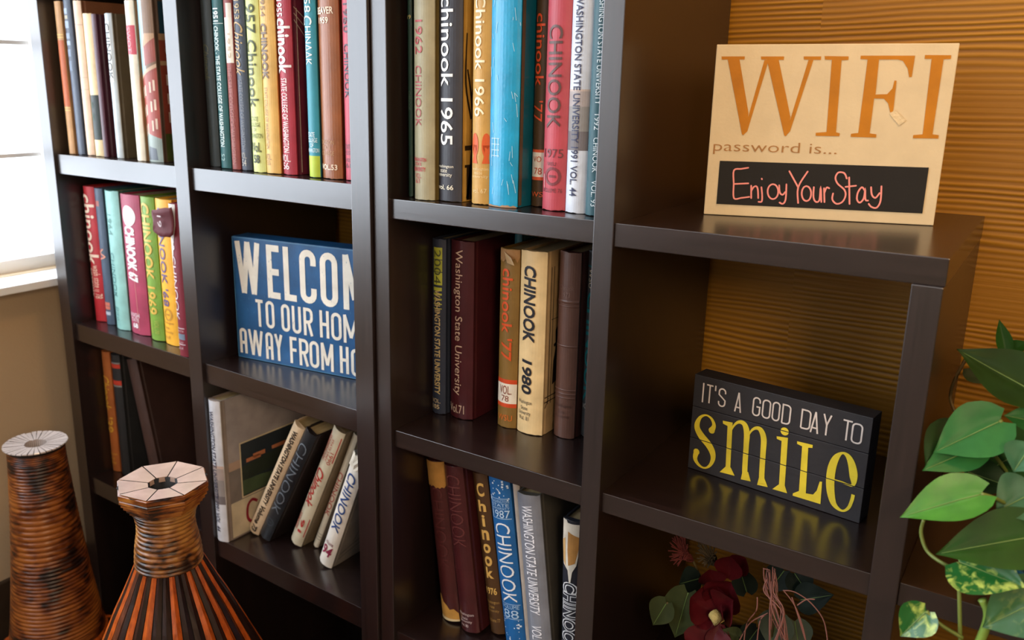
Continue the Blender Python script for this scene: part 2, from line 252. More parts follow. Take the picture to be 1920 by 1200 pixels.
 {'n': 'c1_7', 'u': 2, 'p': [0.278, 0.0422, 0.0], 'l': 0, 't': 0.0308, 'h': 0.3, 'col': 'ccd2dc', 'label': 'pale lavender white book with navy letters, right of the salmon red one', 'side': 'ccd2dc', 'rough': 0.35, 'w': 0.225, 'texts': [('v', 'WASHINGTON STATE UNIVERSITY 1991 VOL. 44', 0.283, 0.0231, 0.25, 0.62, '2c3050', {'b': 0.015})], 'panels': [(0.1641, 0.1616, 0, 1, 'c4b0a4'), (0.1616, 0.142, 0, 1, 'a89c98'), (0.142, 0.1097, 0, 1, '8c8884'), (0.1097, 0.0845, 0, 1, '6c6668')], 'group': 'books on the topmost middle shelf'},
 {'n': 'c1_8', 'u': 2, 'p': [0.3131, 0.0355, 0.0], 'l': 0, 't': 0.0217, 'h': 0.3, 'col': '2a565e', 'label': 'teal book marked 1992 in thin white letters, against the post', 'side': '2a565e', 'rough': 0.5, 'w': 0.225, 'texts': [('v', 'WASHINGTON STATE UNIVERSITY', 0.29, 0.1452, 0.45, 0.8, 'ecf4f4', {}), ('v', '1992', 0.1331, 0.1131, 0.45, 0.8, 'ecf4f4', {}), ('v', 'CHINOOK', 0.1032, 0.0578, 0.45, 0.8, 'ecf4f4', {}), ('v', 'VOL. 93', 0.0477, 0.0129, 0.45, 0.8, 'ecf4f4', {})], 'panels': [], 'group': 'books on the topmost middle shelf'},
 {'n': 'a2_1', 'u': 1, 'p': [-0.9385, 0.0484, -0.3594], 'l': 0, 't': 0.0425, 'h': 0.3052, 'col': 'b8242c', 'label': 'scarlet book with wavy cream lettering, leftmost on its shelf', 'side': 'b8242c', 'rough': 0.5, 'w': 0.225, 'texts': [('v', 'chinook', 0.2888, 0.1301, 0.05, 0.95, 'f0d4bc', {'b': 0.02}), ('v', 'wash state u 78', 0.1301, 0.0542, 0.5, 0.95, 'ecc8b0', {}), ('v', 'seventy', 0.1224, 0.0561, 0.08, 0.45, 'ecc8b0', {})], 'panels': [], 'group': 'books on the second left shelf'},
 {'n': 'a2_2', 'u': 1, 'p': [-0.8873, 0.0459, -0.3594], 'l': 0, 't': 0.0303, 'h': 0.3047, 'col': '48586c', 'label': 'slate blue book with an orange emblem halfway down its spine', 'side': '48586c', 'rough': 0.5, 'w': 0.225, 'texts': [], 'panels': [(0.2781, 0.2664, 0.3, 0.7, 'a85c50'), (0.0519, 0.0442, 0.2, 0.8, 'c8705c'), (0.043, 0.0356, 0.2, 0.8, 'c8705c'), (0.0305, 0.0227, 0.25, 0.8, 'b4bcc8')], 'swirl': (0.161, 0.5), 'group': 'books on the second left shelf'},
 {'n': 'a2_3', 'u': 1, 'p': [-0.8398, 0.0397, -0.3594], 'l': 0, 't': 0.0494, 'h': 0.3047, 'col': '90c4bc', 'label': 'pale mint book beside the thick rose one', 'side': '3c7068', 'rough': 0.5, 'w': 0.225, 'texts': [('v', '1964', 0.2548, 0.2094, 0.25, 0.55, '5c8c88', {}), ('v', 'CHINOOK', 0.1709, 0.0717, 0.2, 0.5, '44787c', {}), ('h', 'WSU', 0.0508, 0.0413, 0.1, 0.5, '44787c', {}), ('h', 'VOL', 0.0393, 0.0317, 0.1, 0.5, '44787c', {}), ('h', '65', 0.0286, 0.0202, 0.15, 0.45, '44787c', {})], 'panels': [], 'group': 'books on the second left shelf'},
 {'n': 'a2_4', 'u': 1, 'p': [-0.7856, 0.0417, -0.3594], 'l': 0, 't': 0.0667, 'h': 0.3014, 'col': 'a83c58', 'label': 'thick rose book with a white disc on its spine', 'side': 'a83c58', 'rough': 0.5, 'w': 0.225, 'texts': [('v', 'CHINOOK 67', 0.2357, 0.1162, 0.22, 0.75, 'f4ecec', {'b': 0.05}), ('h', 'WASH', 0.0475, 0.0373, 0.1, 0.65, 'f0e4e8', {}), ('h', 'STATE', 0.0358, 0.0275, 0.15, 0.6, 'f0e4e8', {}), ('h', '68', 0.0249, 0.0136, 0.25, 0.55, 'f4ecec', {'b': 0.03})], 'panels': [], 'crease': 1, 'disc': (0.257, 0.5, 0.33, 'f0e8e4'), 'group': 'books on the second left shelf'},
 {'n': 'a2_5', 'u': 1, 'p': [-0.707, 0.0374, -0.3594], 'l': 0, 't': 0.0458, 'h': 0.3026, 'col': '78a038', 'label': 'green book marked 1969 in gold letters', 'side': '78a038', 'rough': 0.5, 'w': 0.225, 'texts': [('v', 'CHINOOK 1969', 0.2909, 0.0572, 0.15, 0.78, 'dcb450', {'b': 0.02}), ('v', 'WASH STATE', 0.0469, 0.0156, 0.2, 0.45, 'a8b050', {}), ('v', 'VOL 70', 0.0451, 0.0156, 0.55, 0.8, 'a8b050', {})], 'panels': [], 'group': 'books on the second left shelf'},
 {'n': 'a2_6', 'u': 1, 'p': [-0.6572, 0.0378, -0.3594], 'l': 0, 't': 0.0538, 'h': 0.3025, 'col': 'f0b030', 'label': "orange yellow book marked '68 in violet grey letters", 'side': 'f0b030', 'rough': 0.5, 'w': 0.225, 'texts': [('v', "CHINOOK '68", 0.2854, 0.0819, 0.18, 0.6, '6c5c80', {'b': 0.015}), ('h', 'Washington', 0.0506, 0.0434, 0.05, 0.75, 'a87c3c', {}), ('h', 'State', 0.0398, 0.0336, 0.15, 0.5, 'a87c3c', {}), ('h', 'University', 0.0307, 0.0234, 0.05, 0.7, 'a87c3c', {}), ('h', 'Vol. 69', 0.0198, 0.0125, 0.1, 0.5, 'a87c3c', {})], 'panels': [], 'ring': (0.065, 0.45, 0.22, 'c08c34'), 'group': 'books on the second left shelf'},
 {'n': 'a2_7', 'u': 1, 'p': [-0.5634, 0.0056, -0.3594], 'l': 0, 't': 0.0319, 'h': 0.3039, 'col': '7c2030', 'label': 'wine red book with a torn flap peeling off its spine top', 'side': '7c2030', 'rough': 0.5, 'w': 0.225, 'texts': [('v', '1963 CHINOOK', 0.2614, 0.0737, 0.02, 0.55, 'd8ccd0', {}), ('h', 'WASHINGTON', 0.0547, 0.0502, 0.05, 0.75, 'c8a8ac', {}), ('h', 'STATE UNIV', 0.0314, 0.0272, 0.05, 0.7, 'c8a8ac', {}), ('h', 'VOL 64', 0.0209, 0.0146, 0.05, 0.65, 'c8b0b4', {})], 'panels': [(0.0589, 0.0571, 0.0, 0.8, 'c8b8bc'), (0.0467, 0.0349, 0.0, 0.8, '6c7c8c'), (0.0258, 0.0241, 0, 0.8, 'c8b8bc')], 'torn': 1, 'group': 'books on the second left shelf'},
 {'n': 'c2_1', 'u': 2, 'p': [0.0009, 0.1044, -0.3777], 'l': 0, 't': 0.0275, 'h': 0.3031, 'col': '2c3344', 'label': 'navy book marked 2004 on yellow green blocks', 'side': '2c3344', 'rough': 0.5, 'w': 0.225, 'texts': [('v', '2004', 0.2852, 0.2283, 0.28, 0.75, '4c5030', {}), ('v', 'WASHINGTON STATE UNIVERSITY', 0.2183, 0.0359, 0.3, 0.72, 'c8b078', {'b': 0.02}), ('h', 'VOL.', 0.0277, 0.0199, 0.08, 0.75, 'c8b48c', {}), ('h', '105', 0.0171, 0.0092, 0.12, 0.68, 'c8b48c', {'b': 0.02})], 'panels': [(0.2891, 0.2696, 0.22, 0.82, 'b4b83c'), (0.2683, 0.2487, 0.22, 0.82, 'a8ac38'), (0.2474, 0.2263, 0.22, 0.82, 'bcc040'), (0.2223, 0.2163, 0.2, 0.8, 'b4b83c'), (0.2123, 0.209, 0.2, 0.8, 'b4b83c'), (0.2037, 0.2004, 0.2, 0.8, 'a8ac38'), (0.195, 0.193, 0.2, 0.8, 'b4b83c'), (0.187, 0.1856, 0.2, 0.8, 'b4b83c')], 'group': 'books on the middle shelf of the stepped bookcase'},
 {'n': 'c2_2', 'u': 2, 'p': [0.0352, 0.1083, -0.3777], 'l': 0, 't': 0.0449, 'h': 0.3034, 'col': '48181e', 'label': 'maroon book with wide beige lettering, right of the navy 2004 one', 'side': '48181e', 'rough': 0.35, 'w': 0.225, 'texts': [('v', 'Washington State University', 0.2896, 0.0418, 0.2, 0.62, 'd0b49c', {}), ('h', 'Vol.71', 0.0244, 0.0096, 0.02, 0.72, 'd8bca4', {})], 'panels': [], 'group': 'books on the middle shelf of the stepped bookcase'},
 {'n': 'c2_3', 'u': 2, 'p': [0.108, 0.19, -0.3777], 'l': 0, 't': 0.0138, 'h': 0.31, 'col': '2c6470', 'label': 'teal book set far back beside the olive gold one', 'side': '2c6470', 'rough': 0.5, 'w': 0.16, 'texts': [], 'panels': [], 'group': 'books on the middle shelf of the stepped bookcase'},
 {'n': 'c2_4', 'u': 2, 'p': [0.1226, 0.1218, -0.3777], 'l': 0, 't': 0.0356, 'h': 0.2982, 'col': '86642a', 'label': "olive gold book with a white Vol. 78 label and orange '77", 'side': '86642a', 'rough': 0.5, 'w': 0.225, 'texts': [('v', "chinook '77", 0.267, 0.1155, 0.2, 0.78, 'dc5420', {'b': 0.015}), ('h', 'VOL.', 0.0731, 0.0586, 0.18, 0.8, '8c4434', {}), ('h', '78', 0.0562, 0.046, 0.3, 0.68, '8c4434', {}), ('h', 'WSU', 0.0228, 0.0126, 0.1, 0.85, 'dc7028', {})], 'panels': [(0.0838, 0.0765, 0, 1, 'd0481c'), (0.0765, 0.0426, 0, 1, 'ece0cc'), (0.0426, 0.0358, 0, 1, 'd0481c')], 'torntop': 1, 'group': 'books on the middle shelf of the stepped bookcase'},
 {'n': 'c2_5', 'u': 2, 'p': [0.1615, 0.1197, -0.3777], 'l': 0, 't': 0.0465, 'h': 0.3, 'col': 'e8c890', 'label': 'cream book marked 1980 in bold black letters', 'side': 'c8a878', 'rough': 0.5, 'w': 0.225, 'texts': [('v', 'CHINOOK', 0.2772, 0.1548, 0.2, 0.68, '1c1c24', {'b': 0.03, 'sh': 0.12}), ('v', '1980', 0.1258, 0.0681, 0.2, 0.62, '1c1c24', {'b': 0.03, 'sh': 0.12}), ('h', 'Washington', 0.0574, 0.0491, 0.08, 0.65, '2c2828', {}), ('h', 'State', 0.0468, 0.0408, 0.2, 0.5, '2c2828', {}), ('h', 'University', 0.0391, 0.0307, 0.1, 0.62, '2c2828', {}), ('h', 'Vol. 81', 0.03, 0.0233, 0.12, 0.55, '2c2828', {})], 'panels': [], 'lineart': 1, 'group': 'books on the middle shelf of the stepped bookcase'},
 {'n': 'c2_6', 'u': 2, 'p': [0.2191, 0.1395, -0.3777], 'l': 0, 't': 0.0362, 'h': 0.3018, 'col': '5c3c30', 'label': 'brown leather book with raised bands, right of the cream 1980 one', 'side': '4c241c', 'rough': 0.42, 'w': 0.225, 'texts': [('h', 'Chinook', 0.2501, 0.243, 0.1, 0.8, '74564a', {}), ('h', '1973', 0.239, 0.2322, 0.25, 0.65, '74564a', {}), ('h', 'Washington', 0.0574, 0.0508, 0.1, 0.85, '4a3028', {}), ('h', 'State', 0.0475, 0.0418, 0.25, 0.6, '4a3028', {}), ('h', 'University', 0.0395, 0.0329, 0.1, 0.8, '4a3028', {})], 'panels': [], 'bands': [(0.2245, 0.006), (0.2174, 0.003), (0.1532, 0.004), (0.0813, 0.003), (0.0748, 0.003), (0.0682, 0.003)], 'group': 'books on the middle shelf of the stepped bookcase'},
 {'n': 'c2_7', 'u': 2, 'p': [0.2561, 0.1656, -0.3777], 'l': 0, 't': 0.0187, 'h': 0.3028, 'col': '484c50', 'label': 'grey book with teal lettering peeping out beside the post', 'side': '484c50', 'rough': 0.5, 'w': 0.225, 'texts': [('v', 'WSU', 0.2759, 0.2452, 0.2, 0.6, 'd8ccb4', {}), ('v', 'CHINOOK', 0.239, 0.0601, 0.1, 0.9, '1c7880', {'b': 0.03}), ('h', 'VOL', 0.0568, 0.0485, 0.1, 0.7, 'd0d0cc', {})], 'panels': [(0.2805, 0.278, 0, 1, '287078')], 'group': 'books on the middle shelf of the stepped bookcase'},
 {'n': 'b3_1', 'u': 1, 'p': [-0.4795, 0.0025, -0.7363], 'l': 0, 't': 0.034, 'h': 0.304, 'col': 'ccccd0', 'label': 'white yearbook with a campus photo cover, standing upright below the welcome sign', 'side': '8c8078', 'rough': 0.3, 'w': 0.225, 'texts': [('v', 'WASHINGTON STATE UNIVERSITY 1991 VOL. 44', 0.2823, 0.0225, 0.25, 0.62, '2c3048', {'b': 0.015})], 'panels': [(0.1673, 0.1616, 0, 1, 'c4a898'), (0.1616, 0.1365, 0, 1, 'a4948c'), (0.1365, 0.1015, 0, 1, '8c8480'), (0.1015, 0.0839, 0, 1, '6c6464')], 'cover91': 1, 'group': 'leaning books below the welcome sign'},
 {'n': 'b3_2', 'u': 1, 'p': [-0.444, 0.0576, -0.7363], 'l': 0.508, 't': 0.029, 'h': 0.3119, 'col': 'dcc09c', 'label': 'beige leaning book with black letters and Volume 73', 'side': 'dcc09c', 'rough': 0.5, 'w': 0.225, 'texts': [('v', 'WASHINGTON STATE UNIVERSITY', 0.2991, 0.0889, 0.35, 0.75, '2c2420', {'b': 0.035}), ('v', 'Volume 73', 0.0834, 0.0079, 0.33, 0.78, '2c2420', {'b': 0.03, 'sh': 0.15})], 'panels': [], 'group': 'leaning books below the welcome sign'},
 {'n': 'b3_3', 'u': 1, 'p': [-0.4081, 0.0557, -0.7363], 'l': 0.508, 't': 0.0292, 'h': 0.3075, 'col': '24262a', 'label': 'black leaning book with letters embossed down its spine', 'side': '241c1c', 'rough': 0.4, 'w': 0.225, 'texts': [('v', 'CHINOOK', 0.2764, 0.0787, 0.15, 0.85, '6c747c', {'b': -0.012})], 'panels': [], 'seal': (0.0513, 0.5, 0.3, '3c4248'), 'group': 'leaning books below the welcome sign'},
 {'n': 'b3_4', 'u': 1, 'p': [-0.3425, 0.0792, -0.7363], 'l': 0.4467, 't': 0.0301, 'h': 0.31, 'col': 'd4c8ac', 'label': 'cream leaning book with bright red script on its spine', 'side': '8c7c64', 'rough': 0.5, 'w': 0.225, 'texts': [('v', 'Chinook', 0.2072, 0.1076, 0.1, 0.75, 'b83030', {'b': 0.015, 'sh': 0.3}), ('v', 'WASHINGTON', 0.2902, 0.2284, 0.12, 0.32, 'b04038', {}), ('v', 'STATE UNIV.', 0.2857, 0.2284, 0.38, 0.55, 'b04038', {}), ('v', '1990', 0.2561, 0.226, 0.6, 0.85, 'b04038', {}), ('v', 'VOLUME', 0.0825, 0.0362, 0.12, 0.3, 'b04038', {}), ('v', '91', 0.0723, 0.0362, 0.4, 0.7, 'b83030', {'b': 0.02})], 'panels': [(0.297, 0.2284, 0.03, 0.07, 'b83030'), (0.297, 0.233, 0.9, 0.95, 'b83030'), (0.0825, 0.0362, 0.03, 0.07, 'b83030'), (0.0799, 0.0284, 0.9, 0.95, 'b83030')], 'group': 'leaning books below the welcome sign'},
 {'n': 'b3_5', 'u': 1, 'p': [-0.298, 0.1011, -0.7363], 'l': 0.4151, 't': 0.0131, 'h': 0.2982, 'col': 'd0c4ac', 'label': 'cream book mostly hidden behind the rightmost leaning white one', 'side': '8c7c68', 'rough': 0.5, 'w': 0.225, 'texts': [('v', 'CHINOOK', 0.2027, 0.0885, 0.1, 0.9, 'a84038', {})], 'panels': [(0.0387, 0.0372, 0, 1, '8c8478'), (0.0311, 0.0296, 0, 1, '8c8478'), (0.0235, 0.022, 0, 1, '8c8478')], 'torntop': 0, 'group': 'leaning books below the welcome sign'},
 {'n': 'b3_6', 'u': 1, 'p': [-0.2418, 0.0599, -0.7363], 'l': 0.3788, 't': 0.0331, 'h': 0.2728, 'col': 'e4dcd0', 'label': 'white leaning book with tall blue letters and 94', 'side': '8c847c', 'rough': 0.5, 'w': 0.225, 'texts': [('v', 'CHINOOK', 0.2306, 0.0887, 0.2, 0.8, '304c84', {'b': 0.01, 'sh': 0.15}), ('v', '1993', 0.2789, 0.2538, 0.45, 0.85, '8c2c54', {}), ('h', 'volume', 0.0617, 0.0523, 0.15, 0.75, '7c2c48', {}), ('h', '94', 0.049, 0.0238, 0.1, 0.8, '8c2444', {'b': 0.02, 'sh': 0.2})], 'panels': [], 'sketch': 1, 'torntop': 2, 'group': 'leaning books below the welcome sign'},
 {'n': 'c3_1', 'u': 2, 'p': [0.0399, 0.0823, -0.7537], 'l': -0.1232, 't': 0.0379, 'h': 0.2979, 'col': '4c2020', 'label': 'maroon book with torn tan patches at both ends of its spine', 'side': '4c2020', 'rough': 0.33, 'w': 0.225, 'texts': [('v', 'CHINOOK', 0.2501, 0.1002, 0.2, 0.8, '5c2a2a', {'b': -0.01})], 'panels': [], 'torn2': 1, 'group': 'books on the lowest middle shelf'},
 {'n': 'c3_2', 'u': 2, 'p': [0.0866, 0.074, -0.7537], 'l': -0.1309, 't': 0.0383, 'h': 0.3035, 'col': '481c1e', 'label': 'maroon book with small white text at the foot of its spine', 'side': '481c1e', 'rough': 0.33, 'w': 0.225, 'texts': [('v', 'CHINOOK', 0.2882, 0.158, 0.15, 0.85, '64302e', {'b': -0.012}), ('h', 'Washington', 0.0366, 0.0304, 0.05, 0.85, 'd8c4c0', {}), ('h', 'State', 0.0292, 0.0242, 0.2, 0.55, 'd8c4c0', {}), ('h', 'University', 0.023, 0.0174, 0.08, 0.75, 'd8c4c0', {}), ('h', 'Vol. 80', 0.0155, 0.0099, 0.1, 0.55, 'd8c4c0', {})], 'panels': [], 'group': 'books on the lowest middle shelf'},
 {'n': 'c3_3', 'u': 2, 'p': [0.1328, 0.0989, -0.7537], 'l': -0.1489, 't': 0.0295, 'h': 0.2925, 'col': '503418', 'label': 'brown book with stacked gold letters above 1976', 'side': '503418', 'rough': 0.5, 'w': 0.225, 'texts': [('h', 'C', 0.2769, 0.2526, 0.3, 0.78, 'd8ac5c', {'b': 0.03}), ('h', 'h', 0.2462, 0.2256, 0.3, 0.78, 'd8ac5c', {'b': 0.03}), ('h', 'i', 0.2197, 0.199, 0.44, 0.64, 'd8ac5c', {'b': 0.03}), ('h', 'n', 0.1925, 0.1746, 0.3, 0.78, 'd8ac5c', {'b': 0.03}), ('h', 'o', 0.1678, 0.1507, 0.3, 0.78, 'd8ac5c', {'b': 0.03}), ('h', 'o', 0.1453, 0.1267, 0.3, 0.78, 'd8ac5c', {'b': 0.03}), ('h', 'k', 0.1249, 0.1046, 0.3, 0.78, 'd8ac5c', {'b': 0.03}), ('h', '1976', 0.0873, 0.0742, 0.12, 0.85, 'd8ac5c', {'b': 0.03}), ('h', 'Washington', 0.0629, 0.0559, 0.05, 0.9, 'b08848', {}), ('h', 'State', 0.0544, 0.0489, 0.2, 0.6, 'b08848', {}), ('h', 'University', 0.0467, 0.0406, 0.05, 0.85, 'b08848', {}), ('h', 'Volume 77', 0.0298, 0.023, 0.1, 0.85, 'b08848', {})], 'panels': [], 'group': 'books on the lowest middle shelf'},
 {'n': 'c3_4', 'u': 2, 'p': [0.1702, 0.0883, -0.7537], 'l': -0.1416, 't': 0.0405, 'h': 0.3, 'col': '1c64a4', 'label': 'bright blue book marked 1987 with scattered white dots', 'side': '1c64a4', 'rough': 0.5, 'w': 0.225, 'texts': [('h', 'WASHINGTON', 0.2628, 0.2576, 0.08, 0.92, 'a8c8e4', {}), ('h', 'STATE', 0.2564, 0.2513, 0.1, 0.9, 'b8d4ec', {}), ('h', 'UNIVERSITY', 0.2501, 0.2461, 0.08, 0.92, 'a8c8e4', {}), ('h', '1987', 0.245, 0.2317, 0.1, 0.92, 'c4dcf0', {}), ('v', 'CHINOOK', 0.2225, 0.0799, 0.18, 0.85, 'ecf0f4', {'b': -0.005}), ('h', 'VOLUME', 0.076, 0.0689, 0.1, 0.9, 'a8c8e4', {}), ('h', '88', 0.0671, 0.052, 0.15, 0.85, 'b4d0e8', {'b': -0.005})], 'panels': [(0.2653, 0.2642, 0.05, 0.95, 'a8c8e4'), (0.2306, 0.2294, 0.05, 0.95, 'a8c8e4'), (0.0775, 0.0766, 0.05, 0.95, 'a8c8e4'), (0.0508, 0.0499, 0.05, 0.95, 'a8c8e4')], 'dots': 1, 'group': 'books on the lowest middle shelf'},
 {'n': 'c3_5', 'u': 2, 'p': [0.2138, 0.0897, -0.7537], 'l': -0.1228, 't': 0.0125, 'h': 0.3, 'col': 'b8a898', 'label': 'thin beige book between the bright blue one and the silver one', 'side': 'b8a898', 'rough': 0.5, 'w': 0.225, 'texts': [], 'panels': [], 'group': 'books on the lowest middle shelf'},
 {'n': 'c3_6', 'u': 2, 'p': [0.233, 0.066, -0.7537], 'l': -0.1204, 't': 0.0419, 'h': 0.3, 'col': '9296a0', 'label': 'silver book with embossed lettering on its shiny spine', 'side': '585650', 'rough': 0.28, 'w': 0.225, 'texts': [('v', 'WASHINGTON STATE UNIVERSITY', 0.2822, 0.0959, 0.25, 0.7, 'f4f4fa', {'b': 0.0}), ('v', 'VOL. 89', 0.0756, 0.0332, 0.25, 0.7, 'f4f4fa', {'b': 0.0})], 'panels': [], 'metal': 0.3, 'group': 'books on the lowest middle shelf'},
 {'n': 'c3_7', 'u': 2, 'p': [0.2889, 0.0677, -0.7537], 'l': -0.0263, 't': 0.0294, 'h': 0.28, 'col': '20222c', 'label': 'black book with a torn white and tan spine top and outlined letters', 'side': '20222c', 'rough': 0.5, 'w': 0.225, 'texts': [('v', 'CHINOOK', 0.1759, 0.0479, 0.08, 0.95, 'f0f0f0', {'b': 0.03, 'outline': 1})], 'panels': [], 'torn3': 1, 'group': 'books on the lowest middle shelf'},
 {'n': 'a3_1', 'u': 1, 'p': [-0.944, 0.0572, -0.7363], 'l': 0, 't': 0.0319, 'h': 0.2998, 'col': 'b4642c', 'label': "orange brown book marked '39 in gold script", 'side': 'b4642c', 'rough': 0.5, 'w': 0.225, 'texts': [('v', 'Chinook', 0.2411, 0.1563, 0.1, 0.85, 'e0a838', {'sh': 0.3, 'b': 0.01}), ('v', "'39", 0.1385, 0.1, 0.1, 0.85, 'e0a838', {'b': 0.02}), ('h', 'Washington', 0.049, 0.0411, 0.05, 0.9, 'e0a838', {}), ('h', 'State', 0.0381, 0.0306, 0.2, 0.7, 'e0a838', {}), ('h', 'College', 0.0271, 0.0184, 0.1, 0.8, 'e0a838', {})], 'panels': [], 'group': 'books on the third left shelf'},
 {'n': 'a3_2', 'u': 1, 'p': [-0.9105, 0.0595, -0.7363], 'l': 0, 't': 0.034, 'h': 0.298, 'col': '2c2e30', 'label': 'black book with two red bands round its spine', 'side': '2c2e30', 'rough': 0.5, 'w': 0.225, 'texts': [], 'panels': [(0.2806, 0.2773, 0, 1, '8c8c88'), (0.2765, 0.2667, 0, 1, 'c83c28'), (0.2367, 0.2256, 0, 1, 'c83c28'), (0.2248, 0.2215, 0, 1, '8c8c88')], 'group': 'books on the third left shelf'},
 {'n': 'a3_3', 'u': 1, 'p': [-0.811, 0.075, -0.7363], 'l': -0.2154, 't': 0.0387, 'h': 0.2937, 'col': '4c3630', 'label': 'plain brown book tilting left, behind the octagonal-rimmed vase', 'side': '3c2622', 'rough': 0.5, 'w': 0.225, 'texts': [], 'panels': [], 'group': 'books on the third left shelf'},
]
WELCOME_AT = ((-0.459, 0.0775, -0.3594), 0.13178)
SMILE_AT = ((0.4407, 0.1557, -0.3777), -0.12612)
S_SMALL = [('I', 0.0123, 0.1064, 0.0179, 0.1356), ('T', 0.0188, 0.1075, 0.0316, 0.1354), ("'", 0.032, 0.1281, 0.0353, 0.1361), ('S', 0.037, 0.107, 0.0515, 0.1349), ('A', 0.0623, 0.1058, 0.0749, 0.1345), ('G', 0.0876, 0.1071, 0.1021, 0.1348), ('O', 0.1013, 0.1074, 0.1166, 0.1347), ('O', 0.1153, 0.1074, 0.1295, 0.1352), ('D', 0.1288, 0.1067, 0.1442, 0.1351), ('D', 0.1546, 0.1072, 0.171, 0.1349), ('A', 0.1682, 0.1056, 0.1816, 0.135), ('Y', 0.1828, 0.1067, 0.1973, 0.1355), ('T', 0.2084, 0.1072, 0.2228, 0.1351), ('O', 0.2196, 0.1062, 0.2364, 0.1341)]
S_STRIPS = {'s': [(0.0327, 0.068, 0.0086), (0.0356, 0.0766, 0.0056), (0.0312, 0.0852, 0.0039), (0.0228, 0.0886, 0.0026), (0.0145, 0.0837, 0.0043), (0.01, 0.0735, 0.0073), (0.0108, 0.0643, 0.009), (0.018, 0.0548, 0.0108), (0.0288, 0.0459, 0.0108), (0.036, 0.0365, 0.0095), (0.0384, 0.0262, 0.0069), (0.0347, 0.0144, 0.0043), (0.0268, 0.0076, 0.0026), (0.0175, 0.0094, 0.0043), (0.0109, 0.0175, 0.0065), (0.0121, 0.0286, 0.0082)], 'm1': [(0.0614, 0.0753, 0.0017), (0.066, 0.0863, 0.003), (0.0724, 0.0922, 0.0047), (0.08, 0.0909, 0.0073), (0.0846, 0.0795, 0.0086), (0.0855, 0.0595, 0.0077), (0.0868, 0.024, 0.0077), (0.089, 0.0118, 0.0077)], 'm2': [(0.0869, 0.0752, 0.0017), (0.0914, 0.0853, 0.003), (0.0977, 0.0904, 0.0047), (0.1042, 0.0888, 0.0073), (0.1091, 0.078, 0.0082), (0.1102, 0.057, 0.0077), (0.1117, 0.0219, 0.0077), (0.1137, 0.0114, 0.0077)], 'e': [(0.2023, 0.0492, 0.0026), (0.2157, 0.0494, 0.0026), (0.2302, 0.0491, 0.0034), (0.2304, 0.0615, 0.0099), (0.2265, 0.0768, 0.0095), (0.2207, 0.0867, 0.0065), (0.2133, 0.0891, 0.003), (0.2067, 0.0811, 0.0077), (0.2029, 0.0668, 0.0103), (0.2025, 0.0474, 0.0108), (0.2054, 0.029, 0.0099), (0.2114, 0.015, 0.0069), (0.2219, 0.0101, 0.003), (0.2291, 0.0168, 0.0039), (0.2321, 0.0287, 0.0043), (0.2328, 0.0371, 0.0043)]}
S_POLYS = [[(0.0481, 0.0874), (0.0628, 0.0885), (0.0654, 0.0209), (0.0585, 0.0174), (0.0558, 0.0814), (0.0487, 0.0832)], [(0.0583, 0.0199), (0.0659, 0.0211), (0.073, 0.0104), (0.0502, 0.0089)], [(0.0837, 0.0204), (0.0919, 0.0226), (0.0969, 0.0098), (0.0823, 0.0082)], [(0.108, 0.0194), (0.1157, 0.0207), (0.1216, 0.0095), (0.1064, 0.0079)], [(0.1263, 0.0868), (0.1419, 0.089), (0.1446, 0.0178), (0.1367, 0.0164), (0.1338, 0.0821), (0.1271, 0.0831)], [(0.1365, 0.0189), (0.1443, 0.0203), (0.1489, 0.0098), (0.1282, 0.0089)], [(0.1544, 0.0879), (0.1752, 0.0888), (0.1752, 0.0845), (0.1698, 0.0833), (0.1736, 0.0166), (0.1643, 0.0159), (0.1617, 0.0828), (0.1548, 0.0841)], [(0.164, 0.0183), (0.1734, 0.0183), (0.183, 0.0197), (0.1871, 0.027), (0.1896, 0.0411), (0.1926, 0.0416), (0.1939, 0.0097), (0.1565, 0.0089), (0.1566, 0.0124)]]
S_DOT = (0.1365, 0.0967, 0.0056)
WIFI_AT = ((0.4378, 0.1473, 0.0), 0.31059)
